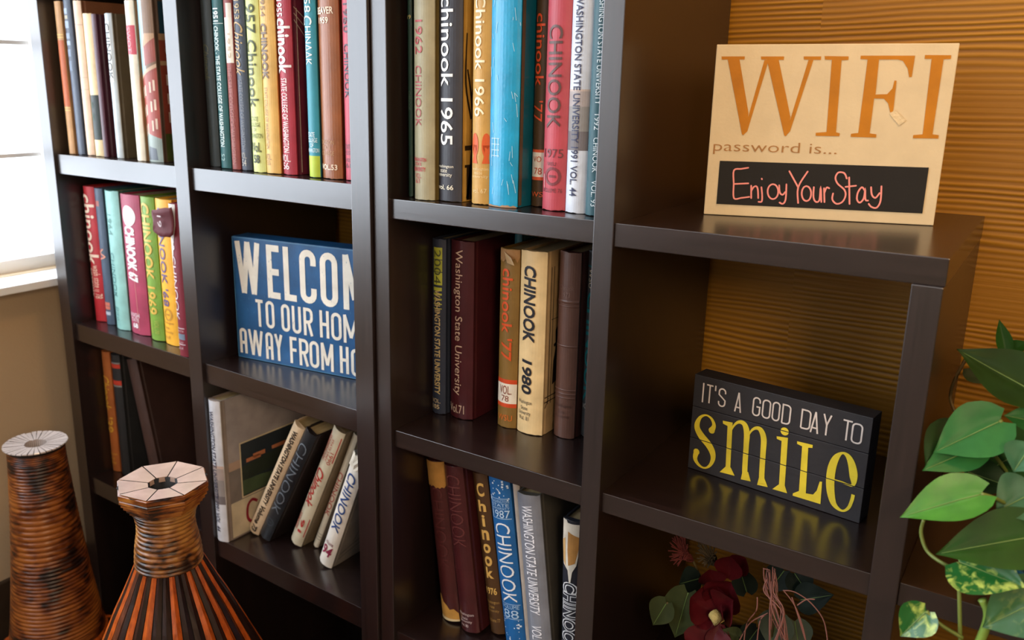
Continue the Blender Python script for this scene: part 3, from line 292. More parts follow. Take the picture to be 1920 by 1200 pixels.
WIFI_POLYS = [[(0.0069, 0.2071), (0.036, 0.2071), (0.0359, 0.2032), (0.0077, 0.2032)], [(0.0557, 0.207), (0.0837, 0.207), (0.0836, 0.2027), (0.0565, 0.2032)], [(0.1071, 0.207), (0.1279, 0.2069), (0.1279, 0.2027), (0.1079, 0.2031)], [(0.015, 0.2037), (0.0296, 0.2037), (0.0465, 0.136), (0.047, 0.1134), (0.0426, 0.1069), (0.0408, 0.1081)], [(0.0421, 0.1069), (0.0471, 0.1121), (0.0656, 0.2027), (0.0604, 0.2027)], [(0.0632, 0.2037), (0.0774, 0.2036), (0.0985, 0.132), (0.0989, 0.1146), (0.0954, 0.107), (0.0933, 0.1079)], [(0.0946, 0.1069), (0.0998, 0.1133), (0.1191, 0.2027), (0.1133, 0.2027)], [(0.1317, 0.2074), (0.1598, 0.2069), (0.1598, 0.2027), (0.1521, 0.2022), (0.1551, 0.1134), (0.1596, 0.1125), (0.1595, 0.1086), (0.1315, 0.1084), (0.1311, 0.1123), (0.1439, 0.1136), (0.1407, 0.2027), (0.1326, 0.2031)], [(0.1736, 0.2078), (0.2347, 0.2077), (0.2342, 0.1822), (0.2313, 0.1822), (0.2286, 0.1922), (0.222, 0.2015), (0.2163, 0.2031), (0.1949, 0.2031), (0.1958, 0.1609), (0.2091, 0.1615), (0.2143, 0.1686), (0.2154, 0.1781), (0.2178, 0.1779), (0.2185, 0.1395), (0.2151, 0.1396), (0.2116, 0.1503), (0.206, 0.156), (0.1948, 0.1561), (0.1946, 0.1131), (0.2026, 0.1121), (0.2027, 0.108), (0.173, 0.1082), (0.173, 0.1121), (0.1813, 0.1133), (0.182, 0.2031), (0.1736, 0.2038)], [(0.2456, 0.2084), (0.2743, 0.2081), (0.2744, 0.2038), (0.2666, 0.2033), (0.266, 0.1137), (0.2731, 0.1129), (0.2732, 0.1086), (0.2447, 0.1083), (0.2447, 0.1122), (0.2551, 0.1134), (0.2535, 0.2038), (0.2458, 0.2038)]]
WIFI_PANEL = [(0.0156, 0.0722), (0.2667, 0.0727), (0.2673, 0.0159), (0.0163, 0.0149)]
WIFI_PASS = ((0.0059, 0.0991), (0.1586, 0.085), (0.007, 0.0854))
WIFI_SCRAP = [(0.2142, 0.1377), (0.2203, 0.1426), (0.2341, 0.1297), (0.2271, 0.1235)]
WIFI_STROKES = [[(0.0524, 0.0649), (0.0439, 0.0631), (0.0346, 0.0607), (0.0358, 0.043), (0.0376, 0.0239), (0.0471, 0.0246), (0.057, 0.0264)], [(0.0361, 0.0427), (0.0542, 0.0443)], [(0.0582, 0.0413), (0.0596, 0.0249)], [(0.0588, 0.034), (0.0613, 0.0394), (0.0647, 0.0408), (0.067, 0.0365), (0.0685, 0.0253)], [(0.0712, 0.0398), (0.0731, 0.0295), (0.0733, 0.0211), (0.0694, 0.0204)], [(0.0706, 0.0512), (0.071, 0.0504)], [(0.0852, 0.0445), (0.0882, 0.0437), (0.0907, 0.0411), (0.0924, 0.0372), (0.0928, 0.0328), (0.0919, 0.0288), (0.0898, 0.026), (0.087, 0.0249), (0.0841, 0.0257), (0.0815, 0.0284), (0.0799, 0.0323), (0.0795, 0.0366), (0.0804, 0.0406), (0.0825, 0.0434), (0.0852, 0.0445)], [(0.0932, 0.0433), (0.0948, 0.0341), (0.0985, 0.0311), (0.1015, 0.0349)], [(0.102, 0.045), (0.1029, 0.0256), (0.1001, 0.0193), (0.0958, 0.0206)], [(0.104, 0.0622), (0.1168, 0.0417)], [(0.1263, 0.0625), (0.1168, 0.0417), (0.1188, 0.0212)], [(0.1267, 0.0437), (0.1293, 0.0428), (0.1316, 0.0402), (0.1331, 0.0364), (0.1335, 0.0321), (0.1328, 0.0281), (0.1311, 0.0254), (0.1287, 0.0243), (0.1261, 0.0251), (0.1238, 0.0277), (0.1223, 0.0316), (0.1219, 0.0359), (0.1226, 0.0399), (0.1243, 0.0426), (0.1267, 0.0437)], [(0.1359, 0.0426), (0.1367, 0.0298), (0.1402, 0.0238), (0.1443, 0.0263), (0.1442, 0.0429), (0.1469, 0.0239)], [(0.1484, 0.0418), (0.1507, 0.024)], [(0.1493, 0.0355), (0.1513, 0.0427), (0.1545, 0.0421)], [(0.1741, 0.0555), (0.1704, 0.0622), (0.1633, 0.0627), (0.1606, 0.0558), (0.1642, 0.0483), (0.1727, 0.0411), (0.1751, 0.0336), (0.1721, 0.0251), (0.1653, 0.0224), (0.1598, 0.0278), (0.1599, 0.0355)], [(0.1768, 0.0569), (0.181, 0.0229)], [(0.1739, 0.0447), (0.186, 0.0467)], [(0.1972, 0.0407), (0.1932, 0.045), (0.1893, 0.0383), (0.1892, 0.0292), (0.1931, 0.0253), (0.1971, 0.0313), (0.1974, 0.0427), (0.1991, 0.0297), (0.2023, 0.0283)], [(0.204, 0.0455), (0.206, 0.036), (0.2106, 0.0322), (0.2147, 0.0384)], [(0.2159, 0.0472), (0.217, 0.0285), (0.2134, 0.0197), (0.2073, 0.0204), (0.2037, 0.0241)]]
WELCOME_GLYPHS = [('W', 0.006, 0.133, 0.0678, 0.2344, 0.0125), ('E', 0.0831, 0.1308, 0.1135, 0.2341, 0.0125), ('L', 0.1231, 0.1309, 0.1519, 0.2339, 0.0125), ('C', 0.161, 0.1313, 0.1987, 0.2329, 0.0125), ('O', 0.2076, 0.1308, 0.2467, 0.2321, 0.0125), ('M', 0.2585, 0.1308, 0.3095, 0.2321, 0.0125), ('E', 0.32, 0.1308, 0.351, 0.2321, 0.0125), ('T', 0.0506, 0.0699, 0.0685, 0.1242, 0.0062), ('O', 0.0751, 0.07, 0.0961, 0.1244, 0.0062), ('O', 0.1127, 0.0689, 0.1332, 0.1229, 0.0062), ('U', 0.1386, 0.0687, 0.1598, 0.1221, 0.0062), ('R', 0.1657, 0.0686, 0.1875, 0.1225, 0.0062), ('H', 0.2031, 0.0697, 0.2244, 0.1221, 0.0062), ('O', 0.2292, 0.0689, 0.2525, 0.1216, 0.0062), ('M', 0.2567, 0.0675, 0.29, 0.1207, 0.0062), ('E', 0.296, 0.068, 0.315, 0.121, 0.0062), ('A', 0.0057, 0.0095, 0.0242, 0.0611, 0.0062), ('W', 0.0278, 0.0093, 0.0651, 0.0609, 0.0062), ('A', 0.0712, 0.0067, 0.0896, 0.0613, 0.0062), ('Y', 0.0928, 0.0072, 0.1133, 0.0605, 0.0062), ('F', 0.1305, 0.0078, 0.147, 0.0606, 0.0062), ('R', 0.1526, 0.0069, 0.1747, 0.0603, 0.0062), ('O', 0.1771, 0.0068, 0.1991, 0.0596, 0.0062), ('M', 0.2038, 0.006, 0.2323, 0.0595, 0.0062), ('H', 0.2468, 0.0071, 0.2667, 0.0597, 0.0062), ('O', 0.2718, 0.0057, 0.2925, 0.0583, 0.0062), ('M', 0.2975, 0.006, 0.327, 0.059, 0.0062), ('E', 0.333, 0.006, 0.35, 0.059, 0.0062)]
LEAVES = [((0.8182, 0.02, -0.1678), (0.7642, -0.01, -0.2064), 0.0306, 'green', 0.15, 0.06, 0), ((0.8042, 0.02, -0.1998), (0.7578, -0.02, -0.2255), 0.0202, 'green', 0.1, 0.05, 0), ((0.814, -0.03, -0.2326), (0.7461, -0.06, -0.2634), 0.026, 'lime', 0.35, 0.12, 0.25), ((0.8739, -0.02, -0.2632), (0.786, -0.07, -0.2892), 0.0319, 'olive', 0.2, 0.1, 0.1), ((0.8045, -0.04, -0.3082), (0.8638, -0.06, -0.3044), 0.0333, 'variegated', 0.3, 0.08, -0.1), ((0.7845, -0.06, -0.3647), (0.7651, -0.075, -0.3952), 0.0195, 'variegated', 0.35, 0.1, 0), ((0.8819, -0.05, -0.3158), (0.8352, -0.07, -0.358), 0.0318, 'dull', 0.2, 0.06, 0), ((0.8669, -0.02, -0.33), (0.8442, -0.03, -0.3548), 0.0191, 'olive', 0.1, 0.05, 0), ((0.8562, 0.0, -0.2316), (0.829, -0.02, -0.2514), 0.028, 'greyleaf', 0.25, 0.1, 0), ((0.847, 0.0, -0.1839), (0.8374, -0.01, -0.2093), 0.0197, 'greyleaf', 0.2, 0.1, 0), ((0.8493, 0.09, -0.2122), (0.7884, 0.07, -0.2717), 0.0372, 'olive', 0.15, 0.08, 0), ((0.8454, 0.05, -0.1404), (0.7673, 0.055, -0.1052), 0.0339, 'deep', 0.2, 0.05, 0.2), ((0.8089, 0.14, -0.1244), (0.7968, 0.15, -0.089), 0.0088, 'olive', 0.4, 0.05, 0), ((0.8153, 0.15, -0.1225), (0.8267, 0.15, -0.1107), 0.0088, 'olive', 0.3, 0.05, 0), ((0.7747, 0.16, -0.1561), (0.8044, 0.15, -0.1659), 0.0165, 'deep', 0.2, 0.05, 0), ((0.8475, 0.05, -0.1711), (0.8201, 0.04, -0.1672), 0.0137, 'green', 0.3, 0.05, 0), ((0.7774, 0.03, -0.1878), (0.7589, -0.012, -0.2226), 0.0203, 'deep', 0.1, 0.05, 0), ((0.7953, 0.06, -0.248), (0.842, 0.06, -0.2539), 0.0212, 'deep', 0.1, 0.05, 0), ((0.8498, 0.2, -0.1585), (0.812, 0.2, -0.1594), 0.0231, 'deep', 0.1, 0.05, 0), ((0.9364, 0.1316, -0.1695), (0.885, 0.1478, -0.2195), 0.043, 'green', 0.15, 0.08, 0), ((0.9587, 0.1625, -0.067), (0.9163, 0.2311, -0.117), 0.035, 'deep', 0.15, 0.08, 0), ((0.9695, 0.0725, -0.1627), (0.9346, -0.0344, -0.2127), 0.0442, 'deep', 0.15, 0.08, 0), ((0.9408, 0.1434, -0.1887), (0.9009, 0.1646, -0.2387), 0.032, 'deep', 0.15, 0.08, 0), ((1.0311, 0.1394, -0.0263), (1.1303, 0.181, -0.0763), 0.0433, 'olive', 0.15, 0.08, 0), ((0.999, 0.168, -0.0255), (1.0135, 0.2178, -0.0755), 0.0433, 'olive', 0.15, 0.08, 0), ((1.0274, 0.0935, -0.1248), (1.0889, 0.0549, -0.1748), 0.0306, 'deep', 0.15, 0.08, 0), ((1.0227, 0.0872, -0.1879), (1.1211, 0.0014, -0.2379), 0.0357, 'olive', 0.15, 0.08, 0), ((1.0171, 0.1583, -0.038), (1.0514, 0.1993, -0.088), 0.0428, 'deep', 0.15, 0.08, 0), ((1.035, 0.1212, -0.1565), (1.1517, 0.1241, -0.2065), 0.0428, 'olive', 0.15, 0.08, 0), ((1.0349, 0.1226, -0.0813), (1.0699, 0.1244, -0.1313), 0.0303, 'green', 0.15, 0.08, 0), ((0.9401, 0.098, -0.1564), (0.885, 0.0585, -0.2064), 0.031, 'green', 0.15, 0.08, 0), ((0.9527, 0.0818, -0.0724), (0.9294, 0.0541, -0.1224), 0.0326, 'deep', 0.15, 0.08, 0), ((0.9754, 0.0709, -0.1406), (0.9697, 0.0415, -0.1906), 0.0402, 'green', 0.15, 0.08, 0), ((0.9834, 0.07, -0.0734), (0.9796, -0.0433, -0.1234), 0.0305, 'deep', 0.15, 0.08, 0), ((0.9442, 0.1488, -0.1644), (0.885, 0.226, -0.2144), 0.0376, 'deep', 0.15, 0.08, 0), ((0.9518, 0.1573, -0.0701), (0.885, 0.2364, -0.1201), 0.0416, 'green', 0.15, 0.08, 0), ((1.0185, 0.0829, -0.006), (1.0441, 0.0546, -0.056), 0.0355, 'green', 0.15, 0.08, 0)]
STEMS = [[(0.8182, 0.02, -0.1678), (0.8269, 0.04, -0.1911), (0.8364, 0.08, -0.2409), (0.8561, 0.12, -0.3042)], [(0.8038, 0.03, -0.2035), (0.8204, 0.06, -0.225), (0.8483, 0.11, -0.2821)], [(0.814, -0.03, -0.2326), (0.8292, -0.02, -0.2387), (0.8458, 0.02, -0.2645), (0.8643, 0.09, -0.3152)], [(0.8046, -0.04, -0.3093), (0.812, -0.05, -0.3491), (0.8197, -0.05, -0.4001)], [(0.7845, -0.06, -0.3647), (0.7998, -0.06, -0.3751), (0.8202, -0.055, -0.3848)], [(0.7723, 0.15, -0.1352), (0.7627, 0.14, -0.1679), (0.7611, 0.14, -0.1907), (0.7686, 0.13, -0.2042)], [(0.7648, -0.005, -0.2889), (0.7643, -0.005, -0.3053), (0.7739, -0.01, -0.3225), (0.7938, -0.02, -0.3268), (0.8055, 0.0, -0.3363), (0.8437, 0.1, -0.3748)], [(0.8089, 0.14, -0.1244), (0.8219, 0.15, -0.1504), (0.8533, 0.15, -0.2224), (0.8705, 0.14, -0.3014)], [(0.8441, 0.1, -0.1556), (0.8583, 0.13, -0.2339), (0.8712, 0.13, -0.3037)]]
THICK = [[(0.8311, -0.05, -0.3379), (0.8373, -0.05, -0.3485), (0.8385, -0.05, -0.3636), (0.834, -0.05, -0.3939)]]
PETALS = [((0.5146, 0.1, -0.5598), (0.4825, 0.085, -0.5418), 0.0304, 'petal', 0.5, -0.15, 0), ((0.5164, 0.1, -0.5626), (0.4896, 0.08, -0.5676), 0.022, 'petal', 0.5, -0.15, 0), ((0.5167, 0.11, -0.561), (0.5168, 0.1, -0.5108), 0.0187, 'petal', 0.5, -0.2, 0), ((0.5205, 0.11, -0.5595), (0.5398, 0.1, -0.4955), 0.0288, 'petal', 0.6, -0.2, 0), ((0.5253, 0.1, -0.5573), (0.5565, 0.075, -0.5079), 0.0269, 'petal', 0.6, -0.2, 0), ((0.5231, 0.095, -0.5658), (0.5497, 0.06, -0.5422), 0.0185, 'petal', 0.5, -0.2, 0), ((0.5139, 0.1, -0.5793), (0.5195, 0.07, -0.612), 0.034, 'petal', 0.4, -0.1, 0), ((0.5269, 0.1, -0.5758), (0.5313, 0.08, -0.6103), 0.0186, 'petal', 0.4, -0.1, 0), ((0.4945, 0.16, -0.5542), (0.4875, 0.15, -0.5249), 0.021, 'petal', 0.4, -0.1, 0), ((0.5134, 0.16, -0.5382), (0.5183, 0.15, -0.4919), 0.0208, 'petal', 0.4, -0.1, 0), ((0.5176, 0.17, -0.5328), (0.5345, 0.17, -0.5002), 0.0174, 'petal', 0.4, -0.1, 0)]
FLEAVES = [((0.4483, 0.09, -0.5666), (0.4319, 0.08, -0.6071), 0.0204, 'sage', 0.2, 0.1, 0), ((0.4754, 0.1, -0.5455), (0.4623, 0.09, -0.6236), 0.0287, 'sage', 0.2, 0.1, 0), ((0.4665, 0.17, -0.5607), (0.434, 0.17, -0.5821), 0.0213, 'darkleaf', 0.2, 0.1, 0), ((0.5531, 0.1, -0.5866), (0.5327, 0.09, -0.5764), 0.0119, 'sage', 0.3, 0.1, 0), ((0.5988, 0.19, -0.5131), (0.626, 0.18, -0.5366), 0.0207, 'darkleaf', 0.2, 0.1, 0), ((0.5817, 0.2, -0.52), (0.5649, 0.19, -0.5566), 0.021, 'darkleaf', 0.2, 0.1, 0), ((0.5981, 0.13, -0.5506), (0.5895, 0.12, -0.6001), 0.0253, 'greyleaf2', 0.2, 0.1, 0), ((0.6165, 0.14, -0.5573), (0.6303, 0.13, -0.597), 0.0221, 'greyleaf2', 0.2, 0.1, 0), ((0.6162, 0.16, -0.5341), (0.6581, 0.15, -0.5042), 0.0222, 'darkleaf', 0.2, 0.1, 0), ((0.5343, 0.19, -0.5683), (0.5187, 0.19, -0.5289), 0.0196, 'darkleaf', 0.2, 0.1, 0), ((0.5627, 0.16, -0.6038), (0.5456, 0.15, -0.6414), 0.0194, 'darkleaf', 0.2, 0.1, 0)]
TWIGS = [[(0.5898, 0.1046, -0.481), (0.5977, 0.0996, -0.4967), (0.5929, 0.0946, -0.529), (0.6285, 0.0946, -0.5766)], [(0.5935, 0.0795, -0.4713), (0.5965, 0.0745, -0.4841), (0.6028, 0.0695, -0.5112), (0.6321, 0.0695, -0.56)], [(0.5925, 0.0862, -0.467), (0.6005, 0.0812, -0.486), (0.6111, 0.0762, -0.5116), (0.6087, 0.0762, -0.5742)], [(0.5881, 0.0801, -0.4704), (0.587, 0.0751, -0.488), (0.6144, 0.0701, -0.5069), (0.623, 0.0701, -0.5643)], [(0.5862, 0.0866, -0.4617), (0.5954, 0.0816, -0.4882), (0.6067, 0.0766, -0.5135), (0.6298, 0.0766, -0.5652)], [(0.5876, 0.1137, -0.4745), (0.5963, 0.1087, -0.502), (0.5961, 0.1037, -0.5327), (0.6184, 0.1037, -0.5864)], [(0.5884, 0.0871, -0.4601), (0.5944, 0.0821, -0.4888), (0.5965, 0.0771, -0.5179), (0.6035, 0.0771, -0.577)], [(0.5923, 0.0942, -0.466), (0.5952, 0.0892, -0.4923), (0.6039, 0.0842, -0.5188), (0.6265, 0.0842, -0.5713)], [(0.5897, 0.105, -0.4661), (0.5982, 0.1, -0.4967), (0.5926, 0.095, -0.5293), (0.5981, 0.095, -0.5901)], [(0.5981, 0.0769, -0.4558), (0.5996, 0.0719, -0.4815), (0.6166, 0.0669, -0.5042), (0.604, 0.0669, -0.5707)], [(0.5865, 0.0888, -0.4745), (0.5889, 0.0838, -0.4918), (0.606, 0.0788, -0.515), (0.6316, 0.0788, -0.5658)], [(0.59, 0.1094, -0.4693), (0.5906, 0.1044, -0.502), (0.6095, 0.0994, -0.525), (0.6228, 0.0994, -0.582)], [(0.584, 0.0886, -0.4663), (0.5927, 0.0836, -0.4903), (0.6064, 0.0786, -0.5148), (0.6309, 0.0786, -0.566)], [(0.5894, 0.081, -0.4599), (0.5958, 0.076, -0.4851), (0.6165, 0.071, -0.5065), (0.6053, 0.071, -0.5725)], [(0.5839, 0.0912, -0.4612), (0.5866, 0.0862, -0.494), (0.6067, 0.0812, -0.5161), (0.6179, 0.0812, -0.5732)], [(0.5819, 0.08, -0.4561), (0.584, 0.08, -0.4714), (0.5903, 0.08, -0.4853)], [(0.582, 0.08, -0.4569), (0.5904, 0.08, -0.4563)], [(0.5933, 0.08, -0.4504), (0.5961, 0.08, -0.4871), (0.6, 0.08, -0.5428)], [(0.5777, 0.08, -0.5023), (0.5781, 0.08, -0.5227), (0.5673, 0.08, -0.5479), (0.5663, 0.08, -0.5864)], [(0.5937, 0.08, -0.5206), (0.574, 0.08, -0.541), (0.5648, 0.08, -0.5616), (0.5563, 0.08, -0.5908)], [(0.6094, 0.08, -0.4796), (0.6242, 0.08, -0.4764), (0.6452, 0.08, -0.4841), (0.664, 0.08, -0.5043), (0.6732, 0.08, -0.5403)], [(0.6108, 0.08, -0.4799), (0.6261, 0.08, -0.4956), (0.6391, 0.08, -0.5225), (0.6492, 0.08, -0.5548)], [(0.5937, 0.08, -0.5206), (0.5844, 0.08, -0.5368), (0.5837, 0.08, -0.5832)], [(0.6294, 0.08, -0.4943), (0.6396, 0.08, -0.4815), (0.6499, 0.08, -0.4775)], [(0.6216, 0.08, -0.4853), (0.6306, 0.08, -0.5059), (0.6443, 0.08, -0.5406)]]
DRIED = [[(0.4494, 0.19, -0.5464), (0.4388, 0.18, -0.5285), (0.4361, 0.17, -0.5023)], [(0.4494, 0.19, -0.5464), (0.4406, 0.18, -0.5395), (0.439, 0.17, -0.5126)], [(0.4494, 0.19, -0.5464), (0.4465, 0.18, -0.5343), (0.4435, 0.17, -0.5371)], [(0.4494, 0.19, -0.5464), (0.4391, 0.18, -0.5298), (0.4326, 0.17, -0.5067)], [(0.4494, 0.19, -0.5464), (0.4402, 0.18, -0.542), (0.4368, 0.17, -0.5052)], [(0.4494, 0.19, -0.5464), (0.4397, 0.18, -0.5346), (0.4405, 0.17, -0.4966)], [(0.4494, 0.19, -0.5464), (0.4374, 0.18, -0.5342), (0.428, 0.17, -0.5025)], [(0.4494, 0.19, -0.5464), (0.4473, 0.18, -0.5389), (0.4402, 0.17, -0.5358)], [(0.4494, 0.19, -0.5464), (0.4377, 0.18, -0.5294), (0.4205, 0.17, -0.5108)], [(0.4494, 0.19, -0.5464), (0.4451, 0.18, -0.5309), (0.4309, 0.17, -0.549)], [(0.4494, 0.19, -0.5464), (0.4431, 0.18, -0.536), (0.4331, 0.17, -0.497)], [(0.4494, 0.19, -0.5464), (0.4428, 0.18, -0.5305), (0.4306, 0.17, -0.5032)], [(0.4494, 0.19, -0.5464), (0.4426, 0.18, -0.5307), (0.4151, 0.17, -0.5308)], [(0.4494, 0.19, -0.5464), (0.4409, 0.18, -0.5272), (0.4449, 0.17, -0.51)], [(0.4494, 0.19, -0.5464), (0.4426, 0.18, -0.5332), (0.4198, 0.17, -0.5215)], [(0.4494, 0.19, -0.5464), (0.4441, 0.18, -0.531), (0.4359, 0.17, -0.4993)], [(0.4494, 0.19, -0.5464), (0.4445, 0.18, -0.5309), (0.4199, 0.17, -0.5067)], [(0.4494, 0.19, -0.5464), (0.4434, 0.18, -0.5405), (0.4391, 0.17, -0.4974)], [(0.4494, 0.19, -0.5464), (0.4403, 0.18, -0.5296), (0.4443, 0.17, -0.5123)], [(0.4494, 0.19, -0.5464), (0.4402, 0.18, -0.5374), (0.4387, 0.17, -0.4961)], [(0.4494, 0.19, -0.5464), (0.4362, 0.18, -0.5402), (0.4265, 0.17, -0.4996)], [(0.4494, 0.19, -0.5464), (0.4394, 0.18, -0.5367), (0.417, 0.17, -0.5159)], [(0.4494, 0.19, -0.5464), (0.4427, 0.18, -0.5268), (0.4319, 0.17, -0.499)], [(0.4494, 0.19, -0.5464), (0.442, 0.18, -0.5298), (0.4397, 0.17, -0.5377)], [(0.4494, 0.19, -0.5464), (0.4341, 0.18, -0.5363), (0.4238, 0.17, -0.5034)], [(0.4494, 0.19, -0.5464), (0.4352, 0.18, -0.5337), (0.4339, 0.17, -0.5372)], [(0.4494, 0.19, -0.5464), (0.434, 0.18, -0.5363), (0.4371, 0.17, -0.5367)], [(0.4494, 0.19, -0.5464), (0.4412, 0.18, -0.5304), (0.4216, 0.17, -0.5425)], [(0.4494, 0.19, -0.5464), (0.4388, 0.18, -0.5318), (0.4382, 0.17, -0.512)], [(0.4494, 0.19, -0.5464), (0.4446, 0.18, -0.5312), (0.4232, 0.17, -0.5344)], [(0.4494, 0.19, -0.5464), (0.4349, 0.18, -0.5371), (0.4461, 0.17, -0.523)], [(0.4494, 0.19, -0.5464), (0.4468, 0.18, -0.537), (0.4249, 0.17, -0.5448)], [(0.4494, 0.19, -0.5464), (0.4421, 0.18, -0.532), (0.4175, 0.17, -0.5407)], [(0.4494, 0.19, -0.5464), (0.4417, 0.18, -0.5408), (0.4419, 0.17, -0.5374)], [(0.4494, 0.19, -0.5464), (0.4387, 0.18, -0.5409), (0.4454, 0.17, -0.5132)], [(0.4494, 0.19, -0.5464), (0.4413, 0.18, -0.5359), (0.4415, 0.17, -0.5194)], [(0.4494, 0.19, -0.5464), (0.4454, 0.18, -0.5309), (0.4422, 0.17, -0.5375)], [(0.4494, 0.19, -0.5464), (0.438, 0.18, -0.5424), (0.4215, 0.17, -0.5338)], [(0.4494, 0.19, -0.5464), (0.4459, 0.18, -0.534), (0.4195, 0.17, -0.5469)], [(0.4494, 0.19, -0.5464), (0.4402, 0.18, -0.5334), (0.4323, 0.17, -0.5516)], [(0.4494, 0.19, -0.5464), (0.44, 0.18, -0.5315), (0.4255, 0.17, -0.5515)], [(0.4494, 0.19, -0.5464), (0.4419, 0.18, -0.5332), (0.4212, 0.17, -0.5287)]]
DRIEDB = [[(0.4841, 0.2, -0.5481), (0.4817, 0.19, -0.5246), (0.4697, 0.18, -0.5438)], [(0.4841, 0.2, -0.5481), (0.484, 0.19, -0.535), (0.4606, 0.18, -0.5182)], [(0.4841, 0.2, -0.5481), (0.4741, 0.19, -0.5415), (0.4738, 0.18, -0.5358)], [(0.4841, 0.2, -0.5481), (0.4778, 0.19, -0.5352), (0.47, 0.18, -0.5413)], [(0.4841, 0.2, -0.5481), (0.4733, 0.19, -0.5385), (0.4584, 0.18, -0.5074)], [(0.4841, 0.2, -0.5481), (0.4756, 0.19, -0.5308), (0.4694, 0.18, -0.5401)], [(0.4841, 0.2, -0.5481), (0.4765, 0.19, -0.5371), (0.4588, 0.18, -0.5186)], [(0.4841, 0.2, -0.5481), (0.4747, 0.19, -0.5335), (0.4636, 0.18, -0.5128)], [(0.4841, 0.2, -0.5481), (0.478, 0.19, -0.5259), (0.4854, 0.18, -0.4997)], [(0.4841, 0.2, -0.5481), (0.4792, 0.19, -0.5356), (0.4727, 0.18, -0.4975)], [(0.4841, 0.2, -0.5481), (0.4832, 0.19, -0.5295), (0.4618, 0.18, -0.5057)], [(0.4841, 0.2, -0.5481), (0.4738, 0.19, -0.5315), (0.4604, 0.18, -0.5391)], [(0.4841, 0.2, -0.5481), (0.4826, 0.19, -0.5342), (0.4755, 0.18, -0.5033)], [(0.4841, 0.2, -0.5481), (0.4821, 0.19, -0.5375), (0.4621, 0.18, -0.5292)], [(0.4841, 0.2, -0.5481), (0.4786, 0.19, -0.5327), (0.4816, 0.18, -0.5314)], [(0.4841, 0.2, -0.5481), (0.4795, 0.19, -0.537), (0.4682, 0.18, -0.534)], [(0.4841, 0.2, -0.5481), (0.4825, 0.19, -0.5357), (0.4826, 0.18, -0.5217)], [(0.4841, 0.2, -0.5481), (0.4815, 0.19, -0.5388), (0.4663, 0.18, -0.5073)], [(0.4841, 0.2, -0.5481), (0.4725, 0.19, -0.5399), (0.4871, 0.18, -0.5124)], [(0.4841, 0.2, -0.5481), (0.4841, 0.19, -0.5339), (0.4767, 0.18, -0.5398)], [(0.4841, 0.2, -0.5481), (0.483, 0.19, -0.5261), (0.4808, 0.18, -0.529)], [(0.4841, 0.2, -0.5481), (0.4737, 0.19, -0.5363), (0.4613, 0.18, -0.5086)], [(0.4841, 0.2, -0.5481), (0.4759, 0.19, -0.5275), (0.4819, 0.18, -0.5189)], [(0.4841, 0.2, -0.5481), (0.4816, 0.19, -0.5372), (0.4857, 0.18, -0.5213)], [(0.4841, 0.2, -0.5481), (0.4757, 0.19, -0.5353), (0.4817, 0.18, -0.5301)], [(0.4841, 0.2, -0.5481), (0.4759, 0.19, -0.5272), (0.4548, 0.18, -0.5259)], [(0.4841, 0.2, -0.5481), (0.4797, 0.19, -0.5325), (0.4674, 0.18, -0.5038)], [(0.4841, 0.2, -0.5481), (0.4793, 0.19, -0.5291), (0.4827, 0.18, -0.5023)], [(0.4841, 0.2, -0.5481), (0.4813, 0.19, -0.5321), (0.4609, 0.18, -0.5161)], [(0.4841, 0.2, -0.5481), (0.4766, 0.19, -0.5369), (0.4804, 0.18, -0.5284)], [(0.4841, 0.2, -0.5481), (0.4795, 0.19, -0.5264), (0.4804, 0.18, -0.5375)], [(0.4841, 0.2, -0.5481), (0.4732, 0.19, -0.5361), (0.4661, 0.18, -0.5063)], [(0.4841, 0.2, -0.5481), (0.4775, 0.19, -0.5306), (0.4754, 0.18, -0.5441)], [(0.4841, 0.2, -0.5481), (0.4804, 0.19, -0.5256), (0.4735, 0.18, -0.5032)], [(0.4841, 0.2, -0.5481), (0.48, 0.19, -0.5282), (0.484, 0.18, -0.5368)], [(0.4841, 0.2, -0.5481), (0.4805, 0.19, -0.5368), (0.4866, 0.18, -0.5319)], [(0.4841, 0.2, -0.5481), (0.4758, 0.19, -0.5299), (0.4827, 0.18, -0.5324)], [(0.4841, 0.2, -0.5481), (0.4759, 0.19, -0.5321), (0.4664, 0.18, -0.5404)], [(0.4841, 0.2, -0.5481), (0.4803, 0.19, -0.5366), (0.4843, 0.18, -0.5338)], [(0.4841, 0.2, -0.5481), (0.4783, 0.19, -0.5342), (0.4577, 0.18, -0.534)], [(0.4841, 0.2, -0.5481), (0.4762, 0.19, -0.5277), (0.4572, 0.18, -0.5119)], [(0.4841, 0.2, -0.5481), (0.4725, 0.19, -0.5407), (0.4828, 0.18, -0.5178)]]
CONE = ((0.5194, 0.085, -0.5531), (0.5308, 0.085, -0.5614))

